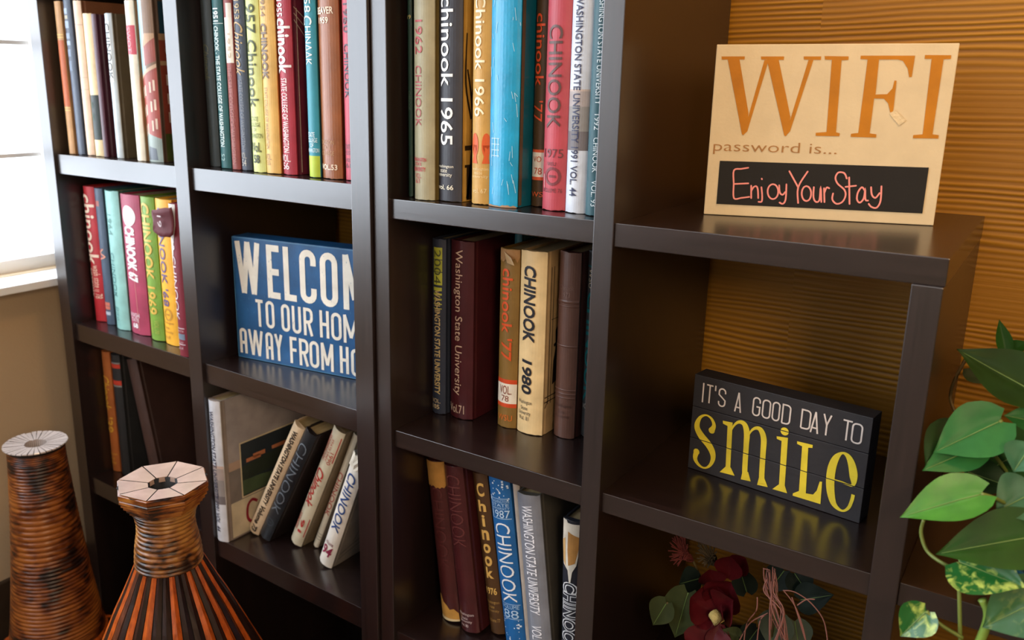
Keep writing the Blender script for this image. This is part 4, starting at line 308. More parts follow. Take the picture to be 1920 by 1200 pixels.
# ------------------------------------------------------------------ lettering
TXT = {}
def text_mesh(s, sh=0.0, b=0.0, outline=0):
    """the built-in letterforms as flat triangles scaled to a unit box: (verts, faces)"""
    key = (s, sh, b, outline)
    if key in TXT: return TXT[key]
    cu = bpy.data.curves.new('letters', 'FONT'); cu.body = s; cu.shear = sh; cu.offset = b
    cu.resolution_u = 3
    if outline:
        cu.fill_mode = 'NONE'; cu.bevel_depth = .03; cu.bevel_resolution = 0
    o = bpy.data.objects.new('letters', cu); C.objects.link(o)
    dg = bpy.context.evaluated_depsgraph_get(); dg.update()
    me = bpy.data.meshes.new_from_object(o.evaluated_get(dg))
    vs = [v.co.copy() for v in me.vertices]; fs = [tuple(p.vertices) for p in me.polygons]
    bpy.data.objects.remove(o); bpy.data.curves.remove(cu); bpy.data.meshes.remove(me)
    x0, x1 = min(v.x for v in vs), max(v.x for v in vs); y0, y1 = min(v.y for v in vs), max(v.y for v in vs)
    vs = [((v.x - x0) / (x1 - x0), (v.y - y0) / (y1 - y0)) for v in vs]
    TXT[key] = (vs, fs)
    return TXT[key]
def flat_bm(polys):
    bm = bmesh.new()
    for i, p in enumerate(polys):
        vs = [bm.verts.new((x, -1.2e-5 * (i % 12), z)) for x, z in p]
        try: bm.faces.new(vs)
        except ValueError: pass
    bm.normal_update()
    return bm
def strip2(pts, w, closed=False):
    """mitred ribbon quads; pts (x,z) or (x,z,width)"""
    n = len(pts); L = []
    for i in range(n):
        p = Vector(pts[i][:2])
        a = Vector(pts[(i - 1) % n][:2]) if (i > 0 or closed) else None
        c = Vector(pts[(i + 1) % n][:2]) if (i < n - 1 or closed) else None
        ww = (pts[i][2] if len(pts[i]) > 2 else w) / 2
        d1 = (p - a).normalized() if a is not None and (p - a).length > 1e-9 else None
        d2 = (c - p).normalized() if c is not None and (c - p).length > 1e-9 else None
        d1 = d1 or d2; d2 = d2 or d1
        n1 = Vector((-d1.y, d1.x)); n2 = Vector((-d2.y, d2.x))
        m = (n1 + n2)
        m = m.normalized() if m.length > 1e-6 else n1
        k = ww / max(.45, m.dot(n1))
        L.append((tuple(p + m * k), tuple(p - m * k)))
    out = []
    for i in range(n if closed else n - 1):
        j = (i + 1) % n
        out.append([L[i][0], L[j][0], L[j][1], L[i][1]])
    return out
def block_glyph(ch, x0, z0, x1, z1, s):
    """condensed block capitals built from strokes of width s inside a box"""
    h = s / 2; l, r, b, t = x0 + h, x1 - h, z0 + h, z1 - h
    w = r - l; k = min(w * .5, (t - b) * .18)
    mx, mz = (l + r) / 2, (b + t) / 2
    S = lambda p, c=False: strip2(p, s, c)
    def arc(cx, cz, a0, a1, rx=k, rz=k):
        return [(cx + rx * math.cos(math.radians(a0 + (a1 - a0) * i / 4)), cz + rz * math.sin(math.radians(a0 + (a1 - a0) * i / 4))) for i in range(5)]
    ring = arc(r - k, t - k, 0, 90) + arc(l + k, t - k, 90, 180) + arc(l + k, b + k, 180, 270) + arc(r - k, b + k, 270, 360)
    if ch == 'O': return S(ring, True)
    if ch == 'C': return S([(r, t - k - (t - b) * .12)] + arc(r - k, t - k, 0, 90) + arc(l + k, t - k, 90, 180) + arc(l + k, b + k, 180, 270) + arc(r - k, b + k, 270, 360) + [(r, b + k + (t - b) * .12)])
    if ch == 'G': return S([(r, t - k - (t - b) * .1)] + arc(r - k, t - k, 0, 90) + arc(l + k, t - k, 90, 180) + arc(l + k, b + k, 180, 270) + arc(r - k, b + k, 270, 360) + [(r, mz), (mx, mz)])
    if ch == 'U': return S([(l, z1)] + [(l, b + k)] + arc(l + k, b + k, 180, 270) + arc(r - k, b + k, 270, 360) + [(r, z1)])
    if ch == 'D': return S([(l, b), (l, t)] + arc(r - k, t - k, 90, 0) + arc(r - k, b + k, 0, -90) + [(l, b)])
    if ch == 'S': return S([(r, t - k - (t - b) * .08)] + arc(r - k, t - k, 0, 90) + arc(l + k, t - k, 90, 180) + [(l, mz + k * .8), (r, mz - k * .8)] + arc(r - k, b + k, 360, 270) + arc(l + k, b + k, 270, 180) + [(l, b + k + (t - b) * .08)])
    if ch == 'I': return S([(mx, z0), (mx, z1)])
    if ch == "'": return S([(mx, z0), (mx, z1)])
    if ch == 'T': return S([(mx, z0), (mx, z1)]) + S([(x0, t), (x1, t)])
    if ch == 'L': return S([(l, z1), (l, b), (x1, b)])
    if ch == 'E': return S([(x1, t), (l, t), (l, b), (x1, b)]) + S([(l, mz), (x1 - s * .15, mz)])
    if ch == 'F': return S([(x1, t), (l, t), (l, z0)]) + S([(l, mz + s * .1), (x1 - s * .15, mz + s * .1)])
    if ch == 'H': return S([(l, z0), (l, z1)]) + S([(r, z0), (r, z1)]) + S([(l, mz), (r, mz)])
    if ch == 'A': return S([(l, z0)] + [(l, t - k)] + arc(l + k, t - k, 180, 90) + arc(r - k, t - k, 90, 0) + [(r, z0)]) + S([(l, mz - (t - b) * .08), (r, mz - (t - b) * .08)])
    if ch == 'V': return S([(l, z1), (mx, z0), (r, z1)])
    if ch == 'a': return S([(l - h * .4, z0), (mx, z1)]) + S([(mx, z1), (r + h * .4, z0)]) + S([(l + w * .2, b + (t - b) * .22), (r - w * .2, b + (t - b) * .22)])
    if ch == 'Y': return S([(l, z1), (mx, mz)]) + S([(r, z1), (mx, mz)]) + S([(mx, mz + s * .3), (mx, z0)])
    if ch == 'W': 
        q = (r - l) / 4
        return S([(l, z1), (l + q, z0)]) + S([(l + q, z0), (mx, z1)]) + S([(mx, z1), (r - q, z0)]) + S([(r - q, z0), (r, z1)])
    if ch == 'M': return S([(l, z0), (l, z1)]) + S([(r, z0), (r, z1)]) + S([(l, z1), (mx, z0 + (z1 - z0) * .2)]) + S([(r, z1), (mx, z0 + (z1 - z0) * .2)])
    if ch == 'R': return S([(l, z0), (l, t)] + arc(r - k, t - k, 90, 0) + arc(r - k, mz + k - s * .1, 0, -90) + [(l, mz - s * .1)]) + S([(mx, mz), (r, z0)])
    return S([(l, z0), (l, z1)])
def fill(name, polys, m, parent, y=-.0006):
    """flat painted lettering on a sign face, ear-clipped"""
    bm = flat_bm(polys)
    bmesh.ops.triangulate(bm, faces=bm.faces[:], ngon_method='EAR_CLIP')
    for f in bm.faces:
        f.normal_update()
        if f.normal.y > 0: f.normal_flip()
    for v in bm.verts: v.co.y += y
    return link(name, bm, m, parent, keep=True)

# ------------------------------------------------------------------ room shell
def wallcover():
    """golden wall panels with fine, slightly wandering horizontal ridges"""
    m, nt, p = new_mat('golden_ridged_wallcovering')
    L = nt.links
    tc = node(nt, 'ShaderNodeTexCoord'); sep = node(nt, 'ShaderNodeSeparateXYZ')
    L.new(tc.outputs['Object'], sep.inputs[0])
    # panel number from the vertical seams, shifts the ridges
    a = node(nt, 'ShaderNodeMath', operation='SUBTRACT'); a.inputs[1].default_value = .505; L.new(sep.outputs['X'], a.inputs[0])
    b = node(nt, 'ShaderNodeMath', operation='DIVIDE'); b.inputs[1].default_value = .61; L.new(a.outputs[0], b.inputs[0])
    fl = node(nt, 'ShaderNodeMath', operation='FLOOR'); L.new(b.outputs[0], fl.inputs[0])
    sh = node(nt, 'ShaderNodeMath', operation='MULTIPLY'); sh.inputs[1].default_value = 3.77; L.new(fl.outputs[0], sh.inputs[0])
    cx = node(nt, 'ShaderNodeCombineXYZ')
    xs = node(nt, 'ShaderNodeMath', operation='MULTIPLY_ADD'); xs.inputs[1].default_value = 1.3
    L.new(sep.outputs['X'], xs.inputs[0]); L.new(sh.outputs[0], xs.inputs[2])
    zs = node(nt, 'ShaderNodeMath', operation='MULTIPLY'); zs.inputs[1].default_value = 7.0; L.new(sep.outputs['Z'], zs.inputs[0])
    L.new(xs.outputs[0], cx.inputs['X']); L.new(zs.outputs[0], cx.inputs['Z'])
    nz = node(nt, 'ShaderNodeTexNoise'); nz.inputs['Scale'].default_value = 1.0; nz.inputs['Detail'].default_value = 3
    L.new(cx.outputs[0], nz.inputs['Vector'])
    ph = node(nt, 'ShaderNodeMath', operation='MULTIPLY_ADD'); ph.inputs[1].default_value = 30.0
    zf = node(nt, 'ShaderNodeMath', operation='MULTIPLY_ADD'); zf.inputs[1].default_value = 2 * PI / .0088
    L.new(sep.outputs['Z'], zf.inputs[0]); L.new(sh.outputs[0], zf.inputs[2])
    L.new(nz.outputs['Fac'], ph.inputs[0]); L.new(zf.outputs[0], ph.inputs[2])
    sn = node(nt, 'ShaderNodeMath', operation='SINE'); L.new(ph.outputs[0], sn.inputs[0])
    # finer straight lines
    cf = node(nt, 'ShaderNodeCombineXYZ')
    xf = node(nt, 'ShaderNodeMath', operation='MULTIPLY_ADD'); xf.inputs[1].default_value = 2.0; L.new(sep.outputs['X'], xf.inputs[0]); L.new(sh.outputs[0], xf.inputs[2])
    zf2 = node(nt, 'ShaderNodeMath', operation='MULTIPLY'); zf2.inputs[1].default_value = 320.0; L.new(sep.outputs['Z'], zf2.inputs[0])
    L.new(xf.outputs[0], cf.inputs['X']); L.new(zf2.outputs[0], cf.inputs['Z'])
    n2 = node(nt, 'ShaderNodeTexNoise'); n2.inputs['Scale'].default_value = 1.0; n2.inputs['Detail'].default_value = 2; L.new(cf.outputs[0], n2.inputs['Vector'])
    # ridge depth varies over the wall
    c3 = node(nt, 'ShaderNodeCombineXYZ')
    z3 = node(nt, 'ShaderNodeMath', operation='MULTIPLY'); z3.inputs[1].default_value = 9.0; L.new(sep.outputs['Z'], z3.inputs[0])
    L.new(xs.outputs[0], c3.inputs['X']); L.new(z3.outputs[0], c3.inputs['Z'])
    n3 = node(nt, 'ShaderNodeTexNoise'); n3.inputs['Scale'].default_value = 1.2; L.new(c3.outputs[0], n3.inputs['Vector'])
    am = node(nt, 'ShaderNodeMapRange'); am.inputs['From Min'].default_value = .38; am.inputs['From Max'].default_value = .62; am.inputs['To Min'].default_value = .12; L.new(n3.outputs['Fac'], am.inputs['Value'])
    ra = node(nt, 'ShaderNodeMath', operation='MULTIPLY'); L.new(sn.outputs[0], ra.inputs[0]); L.new(am.outputs[0], ra.inputs[1])
    hh = node(nt, 'ShaderNodeMath', operation='MULTIPLY_ADD'); hh.inputs[1].default_value = .8; L.new(n2.outputs['Fac'], hh.inputs[0]); L.new(ra.outputs[0], hh.inputs[2])
    bp = node(nt, 'ShaderNodeBump'); bp.inputs['Strength'].default_value = .8; bp.inputs['Distance'].default_value = .00065
    L.new(hh.outputs[0], bp.inputs['Height']); L.new(bp.outputs['Normal'], p.inputs['Normal'])
    mr = node(nt, 'ShaderNodeMapRange'); mr.inputs['From Min'].default_value = -.9; mr.inputs['From Max'].default_value = 1.6
    L.new(hh.outputs[0], mr.inputs['Value'])
    cr = node(nt, 'ShaderNodeValToRGB')
    cr.color_ramp.elements[0].color = hexc('784c06'); cr.color_ramp.elements[1].color = hexc('bc8414')  # ridge shading put into the colour as well: hollows darker, crests brighter
    L.new(mr.outputs[0], cr.inputs['Fac']); L.new(cr.outputs['Color'], p.inputs['Base Color'])
    p.inputs['Roughness'].default_value = .55
    return m
def plaster(name, h, s=140):
    m, nt, p = new_mat(name)
    tc = node(nt, 'ShaderNodeTexCoord')
    n = node(nt, 'ShaderNodeTexNoise'); n.inputs['Scale'].default_value = s; n.inputs['Detail'].default_value = 4
    nt.links.new(tc.outputs['Object'], n.inputs['Vector'])
    b = node(nt, 'ShaderNodeBump'); b.inputs['Strength'].default_value = .35; b.inputs['Distance'].default_value = .002
    nt.links.new(n.outputs['Fac'], b.inputs['Height']); nt.links.new(b.outputs['Normal'], p.inputs['Normal'])
    p.inputs['Base Color'].default_value = hexc(h); p.inputs['Roughness'].default_value = .8
    return m
W_GOLD = wallcover(); W_BEIGE = plaster('beige_paint', 'd2bb9a'); W_WHITE = plaster('white_trim_paint', 'f4f4f2', 20)
CARPET = plaster('carpet', '6c5c4c', 400); BASE = cloth('3c2e22', .5)
XR, YF, CEIL = 3.4, -4.2, 1.75
struct(box('wall_back', XW, XR, YW, YW + .1, FLOOR, CEIL, W_GOLD))
struct(box('wall_right', XR, XR + .1, YF, YW + .1, FLOOR, CEIL, W_BEIGE))
struct(box('wall_front', XW - .1, XR + .1, YF - .1, YF, FLOOR, CEIL, W_BEIGE))
struct(box('floor', XW - .1, XR, YF, YW + .1, FLOOR - .05, FLOOR, CARPET))
struct(box('ceiling', XW - .1, XR, YF, YW + .1, CEIL, CEIL + .05, W_WHITE))
# left wall with the window opening cut out of it
wy0, wy1, wz0, wz1 = -2.6, .16, -.268, 1.35
bm = bmesh.new()
def add_box(bm, x0, x1, y0, y1, z0, z1):
    g = bmesh.ops.create_cube(bm, size=1)
    for v in g['verts']:
        v.co = Vector((x0 + (v.co.x + .5) * (x1 - x0), y0 + (v.co.y + .5) * (y1 - y0), z0 + (v.co.z + .5) * (z1 - z0)))
    return g['verts']
for q in ((YF, wy0, FLOOR, CEIL), (wy1, YW, FLOOR, CEIL), (wy0, wy1, FLOOR, wz0), (wy0, wy1, wz1, CEIL)):
    add_box(bm, XW - .1, XW, *q)
struct(link('wall_left', bm, W_BEIGE))
win = thing('window_1', 'white framed window with thin muntins, daylight beyond', 'window', (XW, -.8, wz0))
del win['category'], win['label']
win['kind'] = 'structure'
def wp(name, *q, m=W_WHITE):
    o = box(name, q[0] - XW, q[1] - XW, q[2] + .8, q[3] + .8, q[4] - wz0, q[5] - wz0, m, win, .002); return o
bm = bmesh.new()
for q in ((wy0, wy0 + .05, wz0, wz1), (wy1 - .05, wy1, wz0, wz1), (wy0, wy1, wz1 - .05, wz1), (wy0, wy1, wz0, wz0 + .03)):
    add_box(bm, -.075, -.03, q[0] + .8, q[1] + .8, q[2] - wz0, q[3] - wz0)
link('window_frame', bm, W_WHITE, win)
bm = bmesh.new()
for zc in (.0006, .254, .51, .77, 1.03): add_box(bm, -.062, -.042, wy0 + .85, wy1 + .75, zc - .005 - wz0, zc + .005 - wz0)
for yc in (-2.1, -1.64, -1.18, -.72, -.26): add_box(bm, -.061, -.043, yc + .795, yc + .805, .03, wz1 - wz0 - .05)
link('muntins', bm, W_WHITE, win)
wp('window_sill', XW - .03, XW + .10, wy0 - .03, wy1 + .03, wz0 - .0196, wz0 - .002)
gm = bpy.data.materials.new('window_glass'); gm.use_nodes = True
nt = gm.node_tree; nt.nodes.clear()
og = node(nt, 'ShaderNodeOutputMaterial'); mx = node(nt, 'ShaderNodeMixShader'); tr = node(nt, 'ShaderNodeBsdfTransparent'); gl = node(nt, 'ShaderNodeBsdfGlossy')
gl.inputs['Roughness'].default_value = .02; mx.inputs[0].default_value = .05
nt.links.new(tr.outputs[0], mx.inputs[1]); nt.links.new(gl.outputs[0], mx.inputs[2]); nt.links.new(mx.outputs[0], og.inputs[0])
wp('window_pane', XW - .055, XW - .051, wy0 + .02, wy1 - .02, wz0 + .01, wz1 - .02, m=gm)
struct(box('baseboard_left', XW, XW + .015, YF, YW, FLOOR, -1.005, BASE, bev=.003))
struct(box('baseboard_back', XW, XR, YW - .015, YW, FLOOR, -1.005, BASE, bev=.003))

# ------------------------------------------------------------------ bookcases
def bookcase(name, label, loc, rz, uprights, shelves):
    r = thing(name, label, 'bookcase', loc, (0, 0, rz), 'dark bookcases side by side')
    for nm, x0, x1, z0, z1 in uprights:
        o = box(nm, x0, x1, 0, D, z0 - loc[2], z1 - loc[2], BOARD_V, r, .0012)
        if rz and x0 == B0:      # its outer face runs along the neighbouring bookcase
            for v in o.data.vertices:
                if v.co.x > (x0 + x1) / 2: v.co.x += v.co.y * math.tan(rz) * 1.05
    for nm, x0, x1, z0, z1, y0 in shelves: box(nm, x0, x1, y0, D - (.0 if nm == 'top_board' else .002), z0 - loc[2], z1 - loc[2], BOARD_H, r, .0010)
    return r
D = .3754
REC = .0071
L0, L1, A0, A1, B0, B1 = -.9869, -.9457, -.5198, -.4803, -.0704, -.0306
sh = []
for (x0, x1) in ((L1, A0), (A1, B0)):
    for zt, zb in ((.394, .354), (.0174, -.0236), (-.3594, -.3996), (-.7363, -.7768), (-1.114, -1.155)):
        sh.append(('shelf', x0, x1, zb, zt, REC))
sh.append(('top_board', L0, B1, .77, .81, 0))
bookcase('bookcase', 'tall dark brown bookcase of two columns beside the window, holding the blue welcome sign', (0, Y1, FLOOR), TH,
         [('side_panel', L0, L1, FLOOR, .77), ('divider', A0, A1, FLOOR, .77), ('side_panel', B0, B1, FLOOR, .77)], sh)
C0, C1, D0, D1, E0, E1 = -.0296, 0, .3457, .3744, .7198, .7499
zs = ((0.0, -.0305), (-.3777, -.4069), (-.7537, -.784), (-1.125, -1.155))
sh = [('top_board', C0, D1 + .001, .3472, .3777, REC)]
sh += [('shelf', C1, D0, b, a, REC) for a, b in zs]
sh += [('top_board', D1, E1 + .0012, -.0305, 0, REC - .004)]
sh += [('shelf', D1, E0, b, a, REC) for a, b in zs[1:]]
F0 = 1.094
sh += [('top_board', E1, F0 + .0312, -.4069, -.3777, REC)] + [('shelf', E1, F0, b, a, REC) for a, b in zs[2:]]
bookcase('stepped_bookcase', 'stair-stepped dark brown bookcase with the wifi sign on its middle step', (0, 0, FLOOR), 0,
         [('side_panel', C0, C1, FLOOR, .3472), ('divider', D0, D1, FLOOR, .3472), ('divider', E0, E1, FLOOR, -.0305), ('side_panel', F0, F0 + .03, FLOOR, -.4069)], sh)

# ------------------------------------------------------------------ signs
def sign_root(name, label, at, cat='sign'):
    (p, a) = at
    return thing(name, label, cat, (p[0], p[1], p[2] + .0006), (0, 0, a))
# blue welcome block
w = sign_root('welcome_sign', 'blue wooden block sign with big white welcome lettering', WELCOME_AT)
box('sign_block', 0, .362, 0, .045, 0, .2432, cloth('1e5484', .4, 0, .22), w, .0025)
LT = []
for ch, x0, z0, x1, z1, s in WELCOME_GLYPHS: LT += block_glyph(ch, x0, z0, x1, z1, s)
fill('sign_lettering', LT, cloth('e8e0d0', .5, 0, .12), w)
rn = random.Random(3); sc_ = []
for k in range(150):
    x, z = rn.uniform(.006, .355), rn.uniform(.006, .236); l_ = rn.uniform(.001, .005)
    sc_ += strip2([(x, z), (x + rn.uniform(-.001, .001), z + l_)], rn.uniform(.0003, .0008))
for a_, b_ in (((.0008, .2415), (.3612, .2415)), ((.0012, .0015), (.0012, .2415)), ((.0008, .0014), (.3612, .0014))):
    sc_ += strip2([a_, b_], .0016)
fill('paint_scratches', sc_, cloth('44789c', .4), w, -.0010)
# smile sign of three boards
s = sign_root('smile_sign', 'small black wooden sign with yellow smile lettering', SMILE_AT)
SH = .1455; SW = .2444
for k in range(3):
    box('sign_board', 0, SW, 0, .034, k * SH / 3 + (.0004 if k else 0), (k + 1) * SH / 3 - (.0004 if k < 2 else 0), cloth('2c2a2c', .45, 0, .12, .25, 90), s, .0006)
def cut(polys, name, m, y):
    bm = flat_bm(polys)
    bmesh.ops.triangulate(bm, faces=bm.faces[:], ngon_method='EAR_CLIP')
    for zc in (SH / 3, 2 * SH / 3):
        for dz in (-.0006, .0006):
            bmesh.ops.bisect_plane(bm, geom=bm.verts[:] + bm.edges[:] + bm.faces[:], plane_co=(0, 0, zc + dz), plane_no=(0, 0, 1))
    dl = [f for f in bm.faces if any(abs(f.calc_center_median().z - zc) < .00058 for zc in (SH / 3, 2 * SH / 3))]
    bmesh.ops.delete(bm, geom=dl, context='FACES')
    for f in bm.faces:
        f.normal_update()
        if f.normal.y > 0: f.normal_flip()
    for v in bm.verts: v.co.y += y
    return link(name, bm, m, s, keep=True)
LT = []
for ch, x0, z0, x1, z1 in S_SMALL: LT += block_glyph('a' if ch == 'A' else ch, x0 + .0012, z0, x1 - .0018, z1, .0021)
cut(LT, 'small_lettering', cloth('dccfc4', .5), -.0005)
YL = []
for pts in S_STRIPS.values():
    sp = smoothline(pts, 6); YL += strip2(sp, .01)
for k in ('s',):
    for p in (S_STRIPS[k][0], S_STRIPS[k][-1]): YL.append([(p[0] + .0047 * math.cos(a * PI / 10), p[1] + .0047 * math.sin(a * PI / 10)) for a in range(20)])
YL += [[p[:2] for p in q] for q in S_POLYS]
YL.append([(S_DOT[0] + S_DOT[2] * math.cos(a * PI / 12), S_DOT[1] + S_DOT[2] * math.sin(a * PI / 12)) for a in range(24)])
cut(YL, 'yellow_lettering', cloth('e4cc34', .45), -.0006)
# wifi sign
q = sign_root('wifi_sign', 'cream board sign with gold wifi lettering and a chalkboard strip', WIFI_AT)
box('sign_board', 0, .2821, 0, .012, 0, .2222, cloth('e0cca4', .65, 0, .05), q, .0012)
fill('gold_lettering', WIFI_POLYS, cloth('c27a00', .7, 0, .12), q)
tv, tf = text_mesh('password is...', 0, -.008)
(xa, za), (xb, zb), _ = WIFI_PASS
zb = .0815; za = .0990
fill('password_lettering', [[(xa + tv[i][0] * (xb - xa), zb + tv[i][1] * (za - zb)) for i in f] for f in tf], cloth('a8763c', .5), q)
x0 = min(p[0] for p in WIFI_PANEL); x1 = max(p[0] for p in WIFI_PANEL); z0 = min(p[1] for p in WIFI_PANEL); z1 = max(p[1] for p in WIFI_PANEL)
cb = box('chalkboard_strip', x0, x1, -.0012, 0, z0, z1, cloth('15120f', .75, 0, .1), q, .0003)
cl = []
for st in WIFI_STROKES: cl += strip2(smoothline(st, 4), .0021) + [[(p[0] + .00105 * math.cos(a * PI / 5), p[1] + .00105 * math.sin(a * PI / 5)) for a in range(10)] for p in (st[0], st[-1])]
fill('chalk_lettering', cl, ink('f89a90', .6), cb, -.0018)
fill('tape_scrap', [WIFI_SCRAP], cloth('c8b48c', .35, 0, .35, .3, 300), q, -.0011)

# ------------------------------------------------------------------ books
def U1(x, y, z):
    return (x * math.cos(TH) - y * math.sin(TH), Y1 + x * math.sin(TH) + y * math.cos(TH), z)
def spine_y(x, t, bul):
    q = max(0., min(1., x / t)); return bul * (2 * q - 1) ** 2
def on_spine(name, tris, t, bul, m, parent, off):
    """tris: list of polygons (x,z) laid onto the rounded spine"""
    bm = bmesh.new()
    for p in tris:
        vs = [bm.verts.new((x, 0, z)) for x, z in p]
        try: bm.faces.new(vs)
        except ValueError: pass
    bm.normal_update()
    bmesh.ops.triangulate(bm, faces=[f for f in bm.faces if len(f.verts) > 4], ngon_method='EAR_CLIP')
    for i in range(1, 10):
        bmesh.ops.bisect_plane(bm, geom=bm.verts[:] + bm.edges[:] + bm.faces[:], plane_co=(t * i / 10, 0, 0), plane_no=(1, 0, 0))
    for v in bm.verts: v.co.y = spine_y(v.co.x, t, bul) - off
    for f in bm.faces:
        f.normal_update()
        if f.normal.y > 0: f.normal_flip()
    return link(name, bm, m, parent, keep=True)
def lay_text(s, kind, z0, z1, xa, xb, t, o):
    vs, fs = text_mesh(s, o.get('sh', 0), o.get('b', 0), o.get('outline', 0))
    if kind == 'v':   # reads downwards: baseline to -z, letter tops to +x
        P = [(xa * t + v * (xb - xa) * t, z0 + u * (z1 - z0)) for u, v in vs]
    else:
        P = [(xa * t + u * (xb - xa) * t, z1 + v * (z0 - z1)) for u, v in vs]
    return [[P[i] for i in f] for f in fs]
PART = {'v': 'spine_title', 'h': 'spine_lettering'}
def make_book(e):
    t, h, w = e['t'], e['h'], e['w']
    x, y, z = e['p']
    loc = U1(x, y, z) if e['u'] == 1 else (x, y, z)
    l = e['l']
    loc = (loc[0], loc[1], loc[2] + .0006)
    dz = max(0, math.sin(l) * t) if l > 0 else 0     # lowest corner stands on the shelf
    if l > 0: loc = (loc[0], loc[1], loc[2] + dz)
    root = thing('book', e['label'], 'book', loc, (0, l, TH if e['u'] == 1 else 0), e.get('group'))
    bul = min(.0075, .2 * t); bt = min(.003, t * .16)
    e['bul'] = bul
    # cover: spine and two boards, one folded case
    N = 10
    out = [(t, w), (t, bul + .011), (t - .0012, bul + .008), (t - .0012, bul + .005), (t, bul + .002)]
    out += [(t * (1 - i / N), spine_y(t * (1 - i / N), t, bul)) for i in range(N + 1)]
    out += [(0, bul + .002), (.0012, bul + .005), (.0012, bul + .008), (0, bul + .011), (0, w)]
    inn = [(bt, w), (bt, bul + .011), (bt + .0012, bul + .005), (t - bt - .0012, bul + .005), (t - bt, bul + .011), (t - bt, w)]
    bm = bmesh.new()
    ring = out + inn
    rows = []
    NZ = 8
    for j in range(NZ + 1):
        zz = h * j / NZ
        rows.append([bm.verts.new((px, py, zz)) for px, py in ring])
    n = len(ring)
    for j in range(NZ):
        for i in range(n):
            k = (i + 1) % n
            f = bm.faces.new((rows[j][i], rows[j][k], rows[j + 1][k], rows[j + 1][i]))
            f.material_index = 0 if (4 <= i < 5 + N + 1) else 1
    for row in (rows[0], rows[-1]):
        f = bm.faces.new(row); f.material_index = 1
    bm.normal_update()
    bmesh.ops.triangulate(bm, faces=[f for f in bm.faces if len(f.verts) > 4], ngon_method='EAR_CLIP')
    # worn, uneven head and tail of the case
    rnd = random.Random(e['n'])
    for j, row in ((0, rows[0]), (NZ, rows[-1])):
        for v in row:
            if v.co.y < bul + .003:
                k = rnd.uniform(0, .0016)
                v.co.z += k if j == 0 else -k + .0008
    mm = [cloth(e['col'], e['rough'], e.get('metal', 0)), cloth(e['side'], min(.6, e['rough'] + .05))]
    cov = link('cover', bm, mm, root)
    pg = box_bm(bt, t - bt, bul + .005, w - .004, .004, h - .004)
    link('page_block', pg, pages_mat(e.get('pages', 'c8b488')), root)
    if e['panels']:
        by = {}
        for z0, z1, xa, xb, c in e['panels']: by.setdefault(c, []).append((z0, z1, xa, xb))
        for c, L in by.items():
            for z0, z1, xa, xb in L: on_spine('spine_band', [[(xa * t, z1), (xb * t, z1), (xb * t, z0), (xa * t, z0)]], t, bul, cloth(c, .5), root, .0004)
    def disc(name, zc, xf, rf, c, ring=0):
        P = []
        r = rf * t
        if ring:
            P = strip2([(xf * t + r * math.cos(a * PI / 8), zc + r * math.sin(a * PI / 8)) for a in range(16)], r * .35, True)
            P += strip2([(xf * t - r * .5, zc), (xf * t + r * .5, zc)], r * .3)
        else: P = [[(xf * t + r * math.cos(a * PI / 12), zc + r * math.sin(a * PI / 12)) for a in range(24)]]
        on_spine(name, P, t, bul, ink(c), root, .0007)
    if 'disc' in e: disc('spine_disc', *e['disc'])
    if 'seal' in e: disc('spine_seal', *e['seal'], ring=1)
    if 'ring' in e: disc('spine_emblem', *e['ring'], ring=1)
    if 'swirl' in e:
        zc, xf = e['swirl']
        pts = [(xf * t + (.1 + .02 * i) * t * math.cos(i * .8), zc + .012 - i * .0022) for i in range(12)]
        on_spine('spine_emblem', strip2(pts, .004), t, bul, ink('c8705c'), root, .0007)
        on_spine('spine_emblem', strip2([(a + .002, b) for a, b in pts], .0016), t, bul, ink('e0a890'), root, .0009)
    if e.get('heads'):
        Pl = []
        for cx, wd in ((.25, .22), (.85, .2)):
            zc = .085
            Pl.append([(cx * t + wd * t * math.cos(a * PI / 9), zc + .017 * math.sin(a * PI / 9)) for a in range(19)])
            Pl.append([(cx * t - wd * t * .8, zc), (cx * t + wd * t * .8, zc), (cx * t + wd * t * .5, zc - .018), (cx * t + wd * t * .8, zc - .026), (cx * t - wd * t * .9, zc - .026), (cx * t - wd * t * .4, zc - .015)])
        Pl = [[(max(0, min(t, a)), b) for a, b in p] for p in Pl]
        on_spine('spine_picture', Pl, t, bul, ink('d8581c'), root, .0006)
    if e.get('dots'):
        Pl = []
        for k in range(46):
            zz = rnd.choice((rnd.uniform(.262, .296), rnd.uniform(.005, .05))); xx = rnd.uniform(.06, .94) * t; s = rnd.choice((.0007, .001, .0016))
            Pl.append([(xx - s, zz - s), (xx + s, zz - s), (xx + s, zz + s), (xx - s, zz + s)])
        on_spine('spine_dots', Pl, t, bul, ink('dce8f4'), root, .0007)
    for zz, ww in e.get('bands', ()):
        V_, F_ = [], []
        for i in range(N + 1):
            xx = t * i / N
            for dy, dzz in ((0, -ww / 2), (-.0012, -ww / 4), (-.0012, ww / 4), (0, ww / 2)):
                V_.append((xx, spine_y(xx, t, bul) + dy, zz + dzz))
        for i in range(N):
            for k in range(3):
                F_.append((i * 4 + k, i * 4 + 4 + k, i * 4 + 5 + k, i * 4 + 1 + k))
        raw('raised_band', V_, F_, cloth(e['col'], e['rough']), root, True)
    if e['texts']:
        for kind, s, z0, z1, xa, xb, c, o in e['texts']:
            on_spine(PART[kind], lay_text(s, kind, z0, z1, xa, xb, t, o), t, bul, ink(c, .45 if not e.get('metal') else .3), root, .0010)
